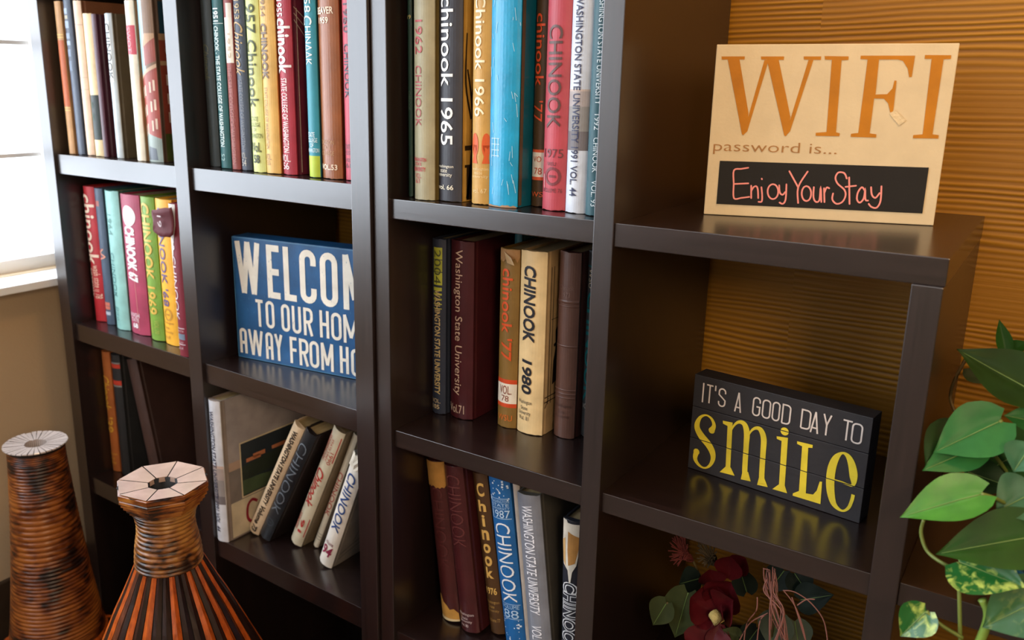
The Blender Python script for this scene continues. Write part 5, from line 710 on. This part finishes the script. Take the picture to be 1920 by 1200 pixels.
    def side(name, polys, c, off=.0004):
        """picture on the right-hand board: polygons (y,z)"""
        bm = bmesh.new()
        for p in polys:
            vs = [bm.verts.new((t + off, py, pz)) for py, pz in p]
            try: bm.faces.new(vs)
            except ValueError: pass
        bm.normal_update()
        bmesh.ops.triangulate(bm, faces=[f for f in bm.faces if len(f.verts) > 4], ngon_method='EAR_CLIP')
        for f in bm.faces:
            f.normal_update()
            if f.normal.x < 0: f.normal_flip()
        return link(name, bm, c if not isinstance(c, str) else cloth(c, .4), root, keep=True)
    y0 = bul + .012
    R4 = lambda a, b, c, d: [(a, c), (b, c), (b, d), (a, d)]
    if e.get('jacket') == 'tower':
        q = lambda pts: [[(x * t, z) for x, z in pts]]
        J = lambda pts, c, off: on_spine('jacket_picture', q(pts), t, bul, cloth(c, .42), root, off)
        J([(0, .155), (.5, .17), (.5, .3), (0, .3)], '9cc0cc', .0004)
        J([(.5, .17), (1, .18), (1, .3), (.5, .3)], '7c5c40', .0004)
        J([(0, .06), (1, .045), (1, .18), (.5, .17), (0, .155)], '9c4030', .0005)
        J([(0, 0), (1, 0), (1, .045), (0, .06)], '8c9890', .0005)
        J([(.45, .18), (1, .19), (1, .235), (.6, .232), (.45, .215)], '944434', .0006)
        J([(0, .152), (.5, .167), (1, .178), (1, .185), (.5, .174), (0, .158)], 'c8a484', .0008)
        J([(.42, .214), (1, .232), (1, .24), (.55, .24), (.42, .222)], 'b48c68', .0008)
        J([(.12, .004), (.8, .004), (.75, .026), (.3, .03)], '4c545c', .0007)
        for k in range(3):
            for xa in (.12, .3, .62, .8):
                zz = .145 - .036 * k + (xa - .3) * .02
                J([(xa, zz - .02), (xa + .09, zz - .02), (xa + .09, zz), (xa, zz)], 'd8bca4', .0008)
        def SP(pts, c, off=.0004): side('jacket_picture', [pts], c, off)
        SP(R4(y0, w - .002, .052, .298), '20404c')
        SP(R4(y0 - .004, .12, .05, .238), '8c3c28', .0007)
        for za, zb in ((.182, .19), (.228, .24)): SP(R4(y0 - .004, .122, za, zb), 'b08860', .001)
        for k in range(3):
            for za in (.075, .11, .145): SP(R4(.026 + .028 * k, .032 + .028 * k, za, za + .02), 'd0b49c', .001)
        side('jacket_clock', [[(.042 + .014 * math.cos(a * PI / 10), .209 + .013 * math.sin(a * PI / 10)) for a in range(20)]], 'd8ccb8', .0012)
        SP(R4(y0 - .004, w - .002, .002, .054), '4c5420', .0009)
        SP([(.06, .05), (.1, .05), (.105, .08), (.09, .105), (.07, .09)], '2c3c24', .0012)
    if e.get('tree'):
        st = []
        for b in ([(.022, .004), (.03, .05), (.035, .1), (.03, .15), (.02, .19)], [(.033, .1), (.05, .15), (.075, .19), (.1, .25)], [(.03, .15), (.045, .2), (.04, .26), (.05, .3)], [(.05, .15), (.05, .2), (.07, .26)], [(.03, .12), (.016, .17), (.018, .24)], [(.075, .19), (.06, .23), (.062, .29)]):
            st += strip2(smoothline([(p[0], min(p[1], h - .003), .007 - .018 * p[1]) for p in b], 5), .003)
        st += [R4(.015, .07, .075, .082), R4(.015, .07, .05, .054), R4(.02, .04, .002, .05)]
        side('cover_picture', st, '2c2014')
    if e.get('stripe'):
        side('cover_lines', strip2([(.018, .004), (.018, .27)], .0016) + strip2([(.012, .272), (.05, .245)], .0012) + strip2([(.012, .262), (.05, .23)], .0012) + strip2([(.012, .252), (.05, .21)], .0012), 'd8bca0')
    if e.get('lineart'):
        side('cover_lines', strip2([(.022, .05), (.022, .275)], .0016) + strip2([(.030, .05), (.030, .275)], .0016) + strip2([(.012, .055), (.09, .055)], .0016) + strip2([(.012, .063), (.09, .063)], .0016) + strip2([(.014, .045), (.024, .06)], .0016) + strip2([(.026, .19), (.06, .19)], .001)
             + [[(.034, .08), (.05, .085), (.062, .1), (.06, .13), (.05, .14), (.06, .16), (.055, .185), (.04, .17), (.042, .14), (.036, .12)]] + strip2([(.036, .145), (.05, .15)], .005), '241c18')
    if e.get('sketch'):
        side('cover_lines', strip2(smoothline([(.05, .05), (.06, .09), (.05, .13), (.07, .16), (.065, .2)], 5), .0016) + strip2(smoothline([(.02, .03), (.05, .042), (.08, .048)], 4), .002) + strip2(smoothline([(.02, .018), (.05, .028), (.1, .04)], 4), .002) + strip2(smoothline([(.07, .16), (.09, .15), (.1, .12), (.09, .08)], 4), .0014), '3c3432')
    if e.get('cover91'):
        side('cover_picture', [R4(y0, w, .165, .304)], 'a49c9c')
        side('cover_picture', [R4(y0, w, .148, .168)], 'b89c88', .0006)
        side('cover_picture', [R4(y0, w, .075, .15)], '7c7470', .0007)
        side('cover_picture', [R4(y0, w, .004, .08)], 'd0c4a8', .0008)
        a, b_, c_, d_ = .05, .215, .085, .2
        side('cover_photo', [R4(a - .003, b_ + .003, c_ - .003, d_ + .003)], 'dccca8', .0010)
        side('cover_photo', [R4(a, b_, c_, d_)], '222c34', .0013)
        side('cover_photo', [[(a, .088), (b_, .088), (b_, .1), (a + .05, .118), (a, .12)]], '46583c', .0016)
        side('cover_photo', [R4(a + .012, a + .05, .156, .164), R4(a + .03, a + .062, .16, .169), R4(a + .08, a + .12, .162, .170)], 'c07850', .0016)
        side('cover_photo', [[(a, .12), (b_, .125), (b_, .15), (a + .1, .16), (a, .15)]], '263026', .0015)
        sc = smoothline([(.085, .062), (.072, .07), (.06, .06), (.058, .035), (.07, .022), (.09, .034)], 5)
        side('cover_script', strip2([(p[0], p[1], .006) for p in sc], .006) + strip2(smoothline([(.1, .025), (.105, .07), (.104, .03), (.115, .048), (.12, .028)], 4), .004) + strip2(smoothline([(.13, .03), (.135, .045), (.14, .03), (.15, .048), (.155, .03), (.17, .045)], 4), .004), '8c1c30', .0014)
    if e['n'] == 'c1_4':
        on_spine('spine_lines', [q for i in range(3) for q in strip2([(.12 * t + i * .0065, .096), (.12 * t + i * .0065, .07)], .0007)] + [q for i in range(4) for q in strip2([(.1 * t, .072 + i * .008), (.1 * t + .016, .072 + i * .008)], .0007)], t, bul, ink('cfe4ec'), root, .0007)
        Pl = []
        for k in range(30):
            xx = rnd.choice((rnd.uniform(0, .2), rnd.uniform(.75, 1), rnd.uniform(.1, .9))) * t; zz = rnd.uniform(.01, .29); a = rnd.uniform(-.004, .004); L = rnd.uniform(.004, .018)
            Pl += strip2([(xx, zz), (max(0, min(t, xx + a)), min(h - .001, zz + L))], .0007)
        on_spine('spine_scuffs', Pl, t, bul, ink('a8d4e4'), root, .0008)
        zig = [(t * i / 12, 0.001 + .0035 * rnd.random()) for i in range(13)]
        on_spine('frayed_foot', [[(0, 0), (t, 0)] + zig[::-1]], t, bul, cloth('b08c6c', .8), root, .0010)
        side('cover_edge', [R4(bul + .002, bul + .010, .003, h - .003)], '5c5040', .0009)
        side('cover_picture', [R4(.06, .16, .145, .235)], '30343c', .0006)
    if e.get('scuffs'):
        on_spine('spine_scuffs', strip2([(.35 * t, .283), (.37 * t, .279)], .001) + strip2([(.62 * t, .282), (.66 * t, .279)], .001) + strip2([(.1 * t, .05), (.12 * t, .03)], .001), t, bul, ink('ecc8c4'), root, .0008)
    if e.get('crease'):
        on_spine('spine_crease', strip2([(.56 * t, .145), (.58 * t, .08), (.6 * t, .01)], .0009), t, bul, ink('d8a08c'), root, .0008)
    def jag(z0, up, c, amp=.006, xa=0, xb=1, nm='torn_patch', off=.0009):
        m_ = 11
        edge = [((xa + (xb - xa) * i / m_) * t, z0 + amp * (rnd.random() - .5)) for i in range(m_ + 1)]
        far = h - .0005 if up else .0005
        on_spine(nm, [[(xa * t, far)] + edge + [(xb * t, far)]], t, bul, cloth(c, .75, 0, .25, .3, 90), root, off)
    if e.get('torn2'):
        jag(h - .046, True, 'b8843c')
        on_spine('torn_patch', [[(0, .0005), (t, .0005), (t * .98, .016), (t * .8, .024), (t * .6, .022), (t * .45, .03), (t * .25, .034), (t * .1, .045), (0, .047)]], t, bul, cloth('c89444', .75, 0, .25, .3, 90), root, .0009)
        on_spine('torn_patch', [[(0, .0003), (t, .0003), (t, .004), (0, .006)]], t, bul, cloth('e0cca0', .7), root, .0012)
    if e.get('torntop') == 1:
        jag(h - .017, True, 'a87c4c', .01)
        V_ = [(.3 * t, -.001, h - .004), (.75 * t, -.006, h - .012), (.9 * t, -.004, h - .024), (.6 * t, -.009, h - .02)]
        raw('peeled_paper', V_, [(0, 1, 2, 3)], cloth('c8b08c', .8), root)
    if e.get('torntop') == 2:
        V_ = []; F_ = []
        for i in range(7):
            for j in range(4):
                V_.append((t * i / 6, spine_y(t * i / 6, t, bul) - .001 - .004 * rnd.random(), h - .03 + .01 * j + .006 * rnd.random() * (j == 3)))
        for i in range(6):
            for j in range(3): F_.append((i * 4 + j, i * 4 + 4 + j, i * 4 + 5 + j, i * 4 + 1 + j))
        raw('torn_head', V_, F_, cloth('ece0cc', .8, 0, .3, .3, 60), root)
    if e.get('torn3'):
        on_spine('torn_white', [[(t * .04, h), (t * .3, h), (t * .36, h - .004), (t, h - .005), (t, h - .045), (t * .86, h - .074), (t * .66, h - .086), (t * .58, h - .104), (t * .5, h - .106), (t * .4, h - .084), (t * .12, h - .076), (t * .02, h - .045)]], t, bul, cloth('dcd2c0', .8, 0, .25, .3, 60), root, .0012)
        on_spine('torn_board', [[(t * .40, h - .018), (t * .97, h - .026), (t * .97, h - .044), (t * .8, h - .07), (t * .44, h - .076), (t * .38, h - .05)]], t, bul, cloth('b07c3c', .85, 0, .3, .4, 60), root, .0016)
        on_spine('torn_board', [[(t * .02, h - .036), (t * .22, h - .03), (t * .26, h - .078), (t * .1, h - .07)]], t, bul, cloth('d0a468', .85), root, .0016)
    if e.get('torn'):
        # strip of the spine cloth peeled away, white lining below, flap hanging forward
        on_spine('spine_lining', [[(0, h - .0), (t * .8, h), (t * .75, h - .04), (t * .5, h - .075), (t * .36, h - .10), (t * .2, h - .115), (0, h - .15)]], t, bul, cloth('dcd4cc', .8, 0, .2, .3, 60), root, .0010)
        V_, F_ = [], []
        nx, nz = 8, 6
        for i in range(nx + 1):
            for j in range(nz + 1):
                u, v = i / nx, j / nz
                xx = -.030 + u * (t + .024)
                low = h - .048 - .012 * math.sin(u * 2.4) - .006 * (rnd.random() if 0 < i < nx else 0)
                top = h - .004 - .010 * (1 - u) - .002 * rnd.random()
                zz = low + (top - low) * v
                if i == 0: xx += .004 * rnd.random() + .006 * abs(v - .5)
                V_.append((xx, -.007 - .010 * (1 - u) + .004 * math.sin(v * 3) - .003 * math.sin(u * 3), zz))
        for i in range(nx):
            for j in range(nz):
                a = i * (nz + 1) + j
                F_.append((a, a + nz + 1, a + nz + 2, a + 1))
        fl = raw('torn_flap', V_, F_, cloth('5c1a24', .65), root, True)
        sm = fl.modifiers.new('thick', 'SOLIDIFY'); sm.thickness = .0012
        on2 = text_mesh('19')
        vs, fs = on2
        raw('flap_lettering', [(-.008 + v * .012, -.0165, h - .022 - u * .022) for u, v in vs], fs, ink('b8a8a8'), fl)
    return root
for e in BOOKS: make_book(e)

# ------------------------------------------------------------------ plants
def leaf_mat(name, base, spots=None, rough=.32, vein=.0):
    m, nt, p = new_mat(name)
    tc = node(nt, 'ShaderNodeTexCoord'); n1 = node(nt, 'ShaderNodeTexNoise'); n1.inputs['Scale'].default_value = 40; n1.inputs['Detail'].default_value = 5
    nt.links.new(tc.outputs['Object'], n1.inputs['Vector'])
    cr = node(nt, 'ShaderNodeValToRGB'); c = hexc(base)
    if spots:
        mp = node(nt, 'ShaderNodeMapping'); mp.inputs['Scale'].default_value = (1, 1.0, .6)
        nt.links.new(tc.outputs['Object'], mp.inputs['Vector']); nt.links.new(mp.outputs['Vector'], n1.inputs['Vector'])
        n1.inputs['Scale'].default_value = 110; n1.inputs['Distortion'].default_value = .6
        e = cr.color_ramp.elements
        e[0].position = .5; e[0].color = c; e[1].position = .66; e[1].color = hexc(spots)
    else:
        e = cr.color_ramp.elements
        e[0].position = .3; e[0].color = (c[0] * .75, c[1] * .78, c[2] * .75, 1); e[1].position = .72; e[1].color = (c[0] * 1.2, c[1] * 1.15, c[2] * 1.1, 1)
    nt.links.new(n1.outputs['Fac'], cr.inputs['Fac']); nt.links.new(cr.outputs['Color'], p.inputs['Base Color'])
    p.inputs['Roughness'].default_value = rough
    p.inputs['Specular IOR Level'].default_value = .2 if rough > .4 else .5
    b = node(nt, 'ShaderNodeBump'); b.inputs['Strength'].default_value = .25; b.inputs['Distance'].default_value = .002
    nt.links.new(n1.outputs['Fac'], b.inputs['Height']); nt.links.new(b.outputs['Normal'], p.inputs['Normal'])
    return m
LM = dict(green=leaf_mat('leaf_green', '2a6630', None, .42), lime=leaf_mat('leaf_lime', '44802a', None, .4), olive=leaf_mat('leaf_olive', '1c440e', None, .5), deep=leaf_mat('leaf_deep', '14340c', None, .5),
          variegated=leaf_mat('leaf_variegated', '1f5c26', 'a4ba58'), dull=leaf_mat('leaf_dull', '2e5a30', '62783c'), greyleaf=leaf_mat('leaf_grey_green', '3a6848', None, .42),
          petal=leaf_mat('petal_red', '4e0d14', None, .5), sage=leaf_mat('leaf_sage', '363e20', None, .6), darkleaf=leaf_mat('leaf_dark', '18241c', None, .55), greyleaf2=leaf_mat('leaf_dusty', '4c5648', None, .7))
MIDRIB = cloth('6c8a48', .45)
STEM = cloth('6c7a34', .5); STEM2 = cloth('5a4a24', .6)
CAMP = Vector((.843, -.997, .171))
def leaf(name, B, T, w, key, cup, droop, roll, parent, lobes=.5, org=Vector((0, 0, 0)), petal=False):
    B, T = Vector(B), Vector(T); L = (T - B); ln = L.length; d = L.normalized()
    n = (Vector((.15, -1, .75))).normalized()        # blades turn up and out towards the light
    sd = d.cross(n).normalized()
    if roll: sd = (Matrix.Rotation(roll, 3, d) @ sd)
    n = sd.cross(d).normalized()
    NS, NT = 16, 10
    prof = [(0, .30), (.06, .66), (.14, .88), (.26, 1.0), (.4, .96), (.55, .80), (.7, .56), (.82, .33), (.92, .13), (1.0, .0)] if not petal else \
           [(0, .25), (.15, .5), (.35, .85), (.55, 1.0), (.75, .92), (.9, .62), (1.0, .12)]
    def hw(s):
        for (a, x), (b_, y) in zip(prof, prof[1:]):
            if s <= b_: return x + (y - x) * (s - a) / (b_ - a)
        return 0
    V_, F_ = [], []
    for i in range(NS + 1):
        s = i / NS
        for j in range(NT + 1):
            t = -1 + 2 * j / NT
            back = 0 if petal else lobes * .28 * abs(t) ** 1.2 * max(0, 1 - s * 3) ** 1.5
            p = B + d * (s - back) * ln + sd * t * hw(s) * w
            z = cup * abs(t) ** 1.5 * hw(s) * w - droop * ln * (s * s) + .012 * w * math.sin(9 * s + 5 * t)
            if abs(t) < .05: z -= .06 * w
            V_.append(p + n * z - org)
    for i in range(NS):
        for j in range(NT):
            a = i * (NT + 1) + j
            F_.append((a, a + 1, a + NT + 2, a + NT + 1))
    lf = raw(name, V_, F_, LM[key], parent, True)
    if not petal and w > .012:
        tube('midrib', [[V_[i * (NT + 1) + NT // 2] + n * .0006 for i in range(NS)]], .0007, MIDRIB, lf, 5, .4)
    return lf
def lathe(name, prof, m, parent=None, seg=48, smooth=True, mi=None, cx=0, cy=0):
    V_, F_ = [], []
    n = len(prof)
    for r, z in prof:
        for k in range(seg):
            a = 2 * PI * k / seg; V_.append((cx + r * math.cos(a), cy + r * math.sin(a), z))
    for i in range(n - 1):
        for k in range(seg):
            k2 = (k + 1) % seg
            F_.append((i * seg + k, i * seg + k2, (i + 1) * seg + k2, (i + 1) * seg + k))
    return raw(name, V_, F_, m, parent, smooth)
PO = Vector((.952, .135, -.3771))
pl = thing('potted_pothos', 'leafy green trailing houseplant in a blue pot on the lowest step', 'houseplant', PO)
lathe('pot', [(0, .001), (.075, .001), (.078, .004), (.095, .14), (.105, .142), (.106, .160), (.098, .160), (.092, .14), (.09, .135), (0, .135)], cloth('1f5068', .25, 0, .1, .05), pl)
lathe('saucer', [(0, 0), (.088, 0), (.112, .016), (.115, .022), (.110, .022), (.085, .006), (0, .006)], cloth('1f5068', .25, 0, .1, .05), pl)
lathe('soil', [(0, .140), (.05, .139), (.0915, .136)], cloth('2a1d14', .9, 0, .4, .8, 80), pl)
LV = [leaf('leaf', *q, pl, org=PO) for q in LEAVES]
for st in STEMS: tube('stem', [[Vector(p) - PO for p in smoothline(st + ([tuple(PO + Vector((0, 0, .13)))] if len(st) == 4 and st[-1][0] > .85 else []), 5)]], .0021, STEM if st is not STEMS[5] else STEM2, pl, 6)
for st in THICK: tube('cut_stem', [[Vector(p) - PO for p in smoothline(st, 5)]], .0045, cloth('7c9a40', .4), pl, 8)

FO = Vector((.56, .16, -.7531))
fa = thing('flower_arrangement', 'dim artificial flower arrangement with a red magnolia and bare twigs', 'flower arrangement', FO)
lathe('pot', [(0, .0), (.06, .0), (.085, .06), (.08, .1), (.07, .1), (.0, .09)], cloth('2a221c', .6), fa)
for k, (B_, T_, w_, key, cup, dr, ro) in enumerate(PETALS): leaf('petal', B_, T_, w_, key, cup, dr, ro, fa, 0, FO, True)
for q in FLEAVES: leaf('leaf', *q, fa, org=FO)
a, b = Vector(CONE[0]), Vector(CONE[1])
tube('flower_centre', [[a - FO, a.lerp(b, .5) - FO + Vector((0, -.004, .002)), b - FO + Vector((0, -.006, 0))]], .0085, cloth('b09a58', .8, 0, .3, .8, 300), fa, 10)
tube('bare_twigs', [[Vector(p) - FO for p in smoothline(t, 6)] for t in TWIGS], .0009, cloth('8c5a4e', .6), fa, 5)
tube('dried_bunch', [[Vector(p) - FO for p in smoothline(t, 4)] for t in DRIED], .0013, cloth('6c2a24', .8), fa, 4)
tube('dried_bunch', [[Vector(p) - FO for p in smoothline(t, 4)] for t in DRIEDB], .0013, cloth('5a4a30', .8), fa, 4)
tube('stem', [[(.0, 0, .05), (-.03, -.02, .12), Vector(PETALS[0][0]) - FO], [(.01, .0, .05), (.03, -.03, .16), Vector(TWIGS[0][1]) - FO], [(-.02, .0, .05), (-.06, .01, .1), Vector(FLEAVES[0][0]) - FO], [(-.01, 0, .05), (-.08, .03, .15), Vector(DRIED[0][0]) - FO]], .002, STEM2, fa)

# ------------------------------------------------------------------ rattan and bamboo vases
def rattan(name, c0, c1, c2):
    """coiled rattan: streaky along the coil, burnt patches"""
    m, nt, p = new_mat(name); L = nt.links
    tc = node(nt, 'ShaderNodeTexCoord'); sep = node(nt, 'ShaderNodeSeparateXYZ'); L.new(tc.outputs['Object'], sep.inputs[0])
    at = node(nt, 'ShaderNodeMath', operation='ARCTAN2'); L.new(sep.outputs['Y'], at.inputs[0]); L.new(sep.outputs['X'], at.inputs[1])
    cb = node(nt, 'ShaderNodeCombineXYZ')
    m1 = node(nt, 'ShaderNodeMath', operation='MULTIPLY'); m1.inputs[1].default_value = 2.2; L.new(at.outputs[0], m1.inputs[0])
    m2 = node(nt, 'ShaderNodeMath', operation='MULTIPLY'); m2.inputs[1].default_value = 150.; L.new(sep.outputs['Z'], m2.inputs[0])
    L.new(m1.outputs[0], cb.inputs[0]); L.new(m2.outputs[0], cb.inputs[2])
    n1 = node(nt, 'ShaderNodeTexNoise'); n1.inputs['Scale'].default_value = 1.; n1.inputs['Detail'].default_value = 4; L.new(cb.outputs[0], n1.inputs['Vector'])
    n2 = node(nt, 'ShaderNodeTexNoise'); n2.inputs['Scale'].default_value = 13.; n2.inputs['Detail'].default_value = 3; L.new(tc.outputs['Object'], n2.inputs['Vector'])
    ad = node(nt, 'ShaderNodeMath', operation='MULTIPLY_ADD'); ad.inputs[1].default_value = .75; L.new(n2.outputs['Fac'], ad.inputs[0])
    h = node(nt, 'ShaderNodeMath', operation='MULTIPLY'); h.inputs[1].default_value = .5; L.new(n1.outputs['Fac'], h.inputs[0]); L.new(h.outputs[0], ad.inputs[2])
    cr = node(nt, 'ShaderNodeValToRGB'); e = cr.color_ramp.elements
    e[0].position = .52; e[0].color = hexc(c0); e[1].position = .72; e[1].color = hexc(c2)
    x = e.new(.61); x.color = hexc(c1)
    L.new(ad.outputs[0], cr.inputs['Fac']); L.new(cr.outputs['Color'], p.inputs['Base Color'])
    p.inputs['Roughness'].default_value = .3
    return m
def coils(prof, n, amp):
    """(r,z) profile turned into n rounded coils"""
    out = []
    for i in range(n):
        for k in range(6):
            u = (i + k / 6) / n * (len(prof) - 1); a = int(min(u, len(prof) - 1.001)); f = u - a
            r = prof[a][0] + (prof[a + 1][0] - prof[a][0]) * f; z = prof[a][1] + (prof[a + 1][1] - prof[a][1]) * f
            out.append((r + amp * (math.sin(PI * k / 6) ** .6 if k else 0), z))
    out.append(prof[-1])
    return out
def bamboo(h, rough=.28):
    m, nt, p = new_mat('bamboo_' + h)
    tc = node(nt, 'ShaderNodeTexCoord'); mp = node(nt, 'ShaderNodeMapping'); mp.inputs['Scale'].default_value = (140, 140, 9)
    n1 = node(nt, 'ShaderNodeTexNoise'); n1.inputs['Scale'].default_value = 1.; n1.inputs['Detail'].default_value = 4
    nt.links.new(tc.outputs['Object'], mp.inputs['Vector']); nt.links.new(mp.outputs['Vector'], n1.inputs['Vector'])
    cr = node(nt, 'ShaderNodeValToRGB'); c = hexc(h)
    cr.color_ramp.elements[0].position = .3; cr.color_ramp.elements[0].color = (c[0] * .45, c[1] * .4, c[2] * .4, 1)
    cr.color_ramp.elements[1].position = .62; cr.color_ramp.elements[1].color = c
    nt.links.new(n1.outputs['Fac'], cr.inputs['Fac']); nt.links.new(cr.outputs['Color'], p.inputs['Base Color'])
    p.inputs['Roughness'].default_value = rough
    return m
OR, DK = bamboo('c05a1c'), bamboo('2a1814')
PALE = cloth('b89e90', .2, 0, .14, .1, 120)
def slats(name, prof, n, parent, mats, pat, thick=.003, gap=.12):
    """a skirt of bent bamboo slats following a (r,z) profile"""
    V_, F_, MI = [], [], []
    for k in range(n):
        a0 = 2 * PI * (k + gap / 2) / n; a1 = 2 * PI * (k + 1 - gap / 2) / n; am = (a0 + a1) / 2
        base = len(V_)
        for r, z in prof:
            for aa, dr in ((a0, 0), (am, thick), (a1, 0), (am, -thick)):
                V_.append(((r + dr) * math.cos(aa), (r + dr) * math.sin(aa), z))
        for i in range(len(prof) - 1):
            for q in range(4):
                q2 = (q + 1) % 4
                F_.append((base + i * 4 + q, base + i * 4 + q2, base + i * 4 + 4 + q2, base + i * 4 + 4 + q)); MI.append(pat[k % len(pat)])
    return raw(name, V_, F_, mats, parent, False, MI)
# octagonal-topped vase
VO = Vector((-.2787, -.24, FLOOR))
v2 = thing('bamboo_vase', 'striped bamboo floor vase with an octagonal rim and rattan-wrapped neck', 'vase', VO, (0, 0, .22))
zt = -.452 - FLOOR
neck = [(.0545, -.4905), (.0517, -.4957), (.047, -.508), (.0452, -.5224), (.0462, -.536), (.0488, -.5494), (.0515, -.566), (.0532, -.584), (.0535, -.596)]
lathe('neck', coils([(r - .0022, z - FLOOR) for r, z in neck], 15, .0034), rattan('rattan_neck', '2c190e', '845022', 'b07c3c'), v2, 40)
# eight-sided collar with a dished top of eight wedges
V_, F_ = [], []
def oct8(r, z, k): 
    a = 2 * PI * (k + .5) / 8; return (r * math.cos(a), r * math.sin(a), z)
lv = [(.054, zt - .042), (.058, zt - .0395), (.0575, zt - .036), (.0625, zt - .0335), (.062, zt - .030), (.067, zt - .0275), (.0665, zt - .024), (.0705, zt - .0215), (.070, zt - .018), (.073, zt - .0155), (.0725, zt - .012), (.0715, zt - .0105), (.0735, zt - .008), (.0735, zt - .0015), (.070, zt)]
for r, z in lv:
    for k in range(8): V_.append(oct8(r, z, k))
for i in range(len(lv) - 1):
    for k in range(8): F_.append((i * 8 + k, i * 8 + (k + 1) % 8, i * 8 + 8 + (k + 1) % 8, i * 8 + 8 + k))
raw('collar', V_, F_, rattan('rattan_collar', '2c180e', '7c4218', 'a86a2c'), v2)
V_, F_ = [], []
for k in range(8):
    b = len(V_)
    for r, z in ((.0712, zt + .0012), (.0240, zt - .0035)):
        for kk, s in ((k, .035), (k + 1, -.035)):
            a = 2 * PI * (kk + .5) / 8 + s * (.055 / r) * .5; rr = r
            V_.append((rr * math.cos(a), rr * math.sin(a), z))
    F_.append((b, b + 1, b + 3, b + 2))
    for r, z in ((.0240, zt - .012),):
        for kk, s in ((k, 0), (k + 1, 0)):
            a = 2 * PI * (kk + .5) / 8; V_.append((r * math.cos(a), r * math.sin(a), z))
    F_.append((b + 2, b + 3, b + 5, b + 4))
rw = raw('rim_wedges', V_, F_, PALE, v2)
lathe('lining', [(.0700, zt - .0004), (.0243, zt - .0045), (.0242, zt - .12), (0, zt - .12)], cloth('0c0806', .8), v2, 8)
bod = [(.0525, -.594), (.056, -.602), (.0729, -.6389), (.0902, -.6741), (.1058, -.7097), (.1217, -.7458), (.150, -.81), (.176, -.88), (.188, -.95), (.18, -1.03), (.15, -1.10), (.12, -1.150)]
slats('body', [(r - .001, z - FLOOR) for r, z in bod], 36, v2, [OR, DK, bamboo('6c3a22')], [0, 1, 0, 1, 1, 0, 1, 1, 0, 1, 0, 2, 1], .0035, .1)
lathe('inner_body', [(r - .005, z - FLOOR) for r, z in bod] + [(0, .004)], cloth('140b08', .8), v2, 36)
lathe('base_ring', [(0, .0), (.124, 0), (.127, .006), (.124, .012), (.10, .012)], DK, v2)
# tall rattan vase
VO1 = Vector((-.807, -.17, FLOOR))
v1 = thing('rattan_vase', 'tall tapering rattan-coiled vase with a pale flat round top', 'vase', VO1)
tz = -.5463 - FLOOR
pr1 = [(.0535, -.556), (.0545, -.58), (.0570, -.62), (.0598, -.6548), (.0650, -.72), (.0705, -.7842), (.0755, -.83), (.0802, -.8732), (.0865, -.92), (.0926, -.9643), (.0945, -.99)]
lathe('neck', coils([(r - .0018, z - FLOOR) for r, z in pr1], 56, .0030), rattan('rattan_tall', '20100a', '6c3616', '9a5a24'), v1, 48)
V_, F_ = [], []
nw = 34
rn = random.Random(11)
for k in range(nw):
    a0 = 2 * PI * (k + .07) / nw; a1 = 2 * PI * (k + .93) / nw; b = len(V_)
    zz = tz + rn.uniform(-.0006, .0006)
    for r, z in ((.0600, zz - .004), (.0618, zz - .002), (.061, zz), (.021, zz - .0025), (.021, zz - .02)):
        V_.append((r * math.cos(a0), r * math.sin(a0), z)); V_.append((r * math.cos(a1), r * math.sin(a1), z))
    for i in range(4): F_.append((b + 2 * i, b + 2 * i + 1, b + 2 * i + 3, b + 2 * i + 2))
raw('rim_wedges', V_, F_, cloth('c4b8b2', .16, 0, .1, .1, 120), v1)
lathe('lining', [(.0535, tz - .012), (.059, tz - .006), (.0595, tz - .0035), (.0212, tz - .004), (.0205, tz - .15), (0, tz - .15)], cloth('160d0a', .7), v1, 40)
lathe('collar', [(.090, -.985 - FLOOR), (.0985, -.988 - FLOOR), (.1015, -.995 - FLOOR), (.099, -1.002 - FLOOR), (.09, -1.004 - FLOOR)], OR, v1)
bod1 = [(.092, -1.0), (.118, -1.012), (.138, -1.03), (.147, -1.06), (.142, -1.11), (.125, -1.15)]
slats('body', [(r, z - FLOOR) for r, z in bod1], 40, v1, [OR, DK], [1, 1, 0, 1, 1, 1, 0], .0035, .1)
lathe('inner_body', [(r - .005, z - FLOOR) for r, z in bod1] + [(0, .004)], cloth('140b08', .8), v1, 40)
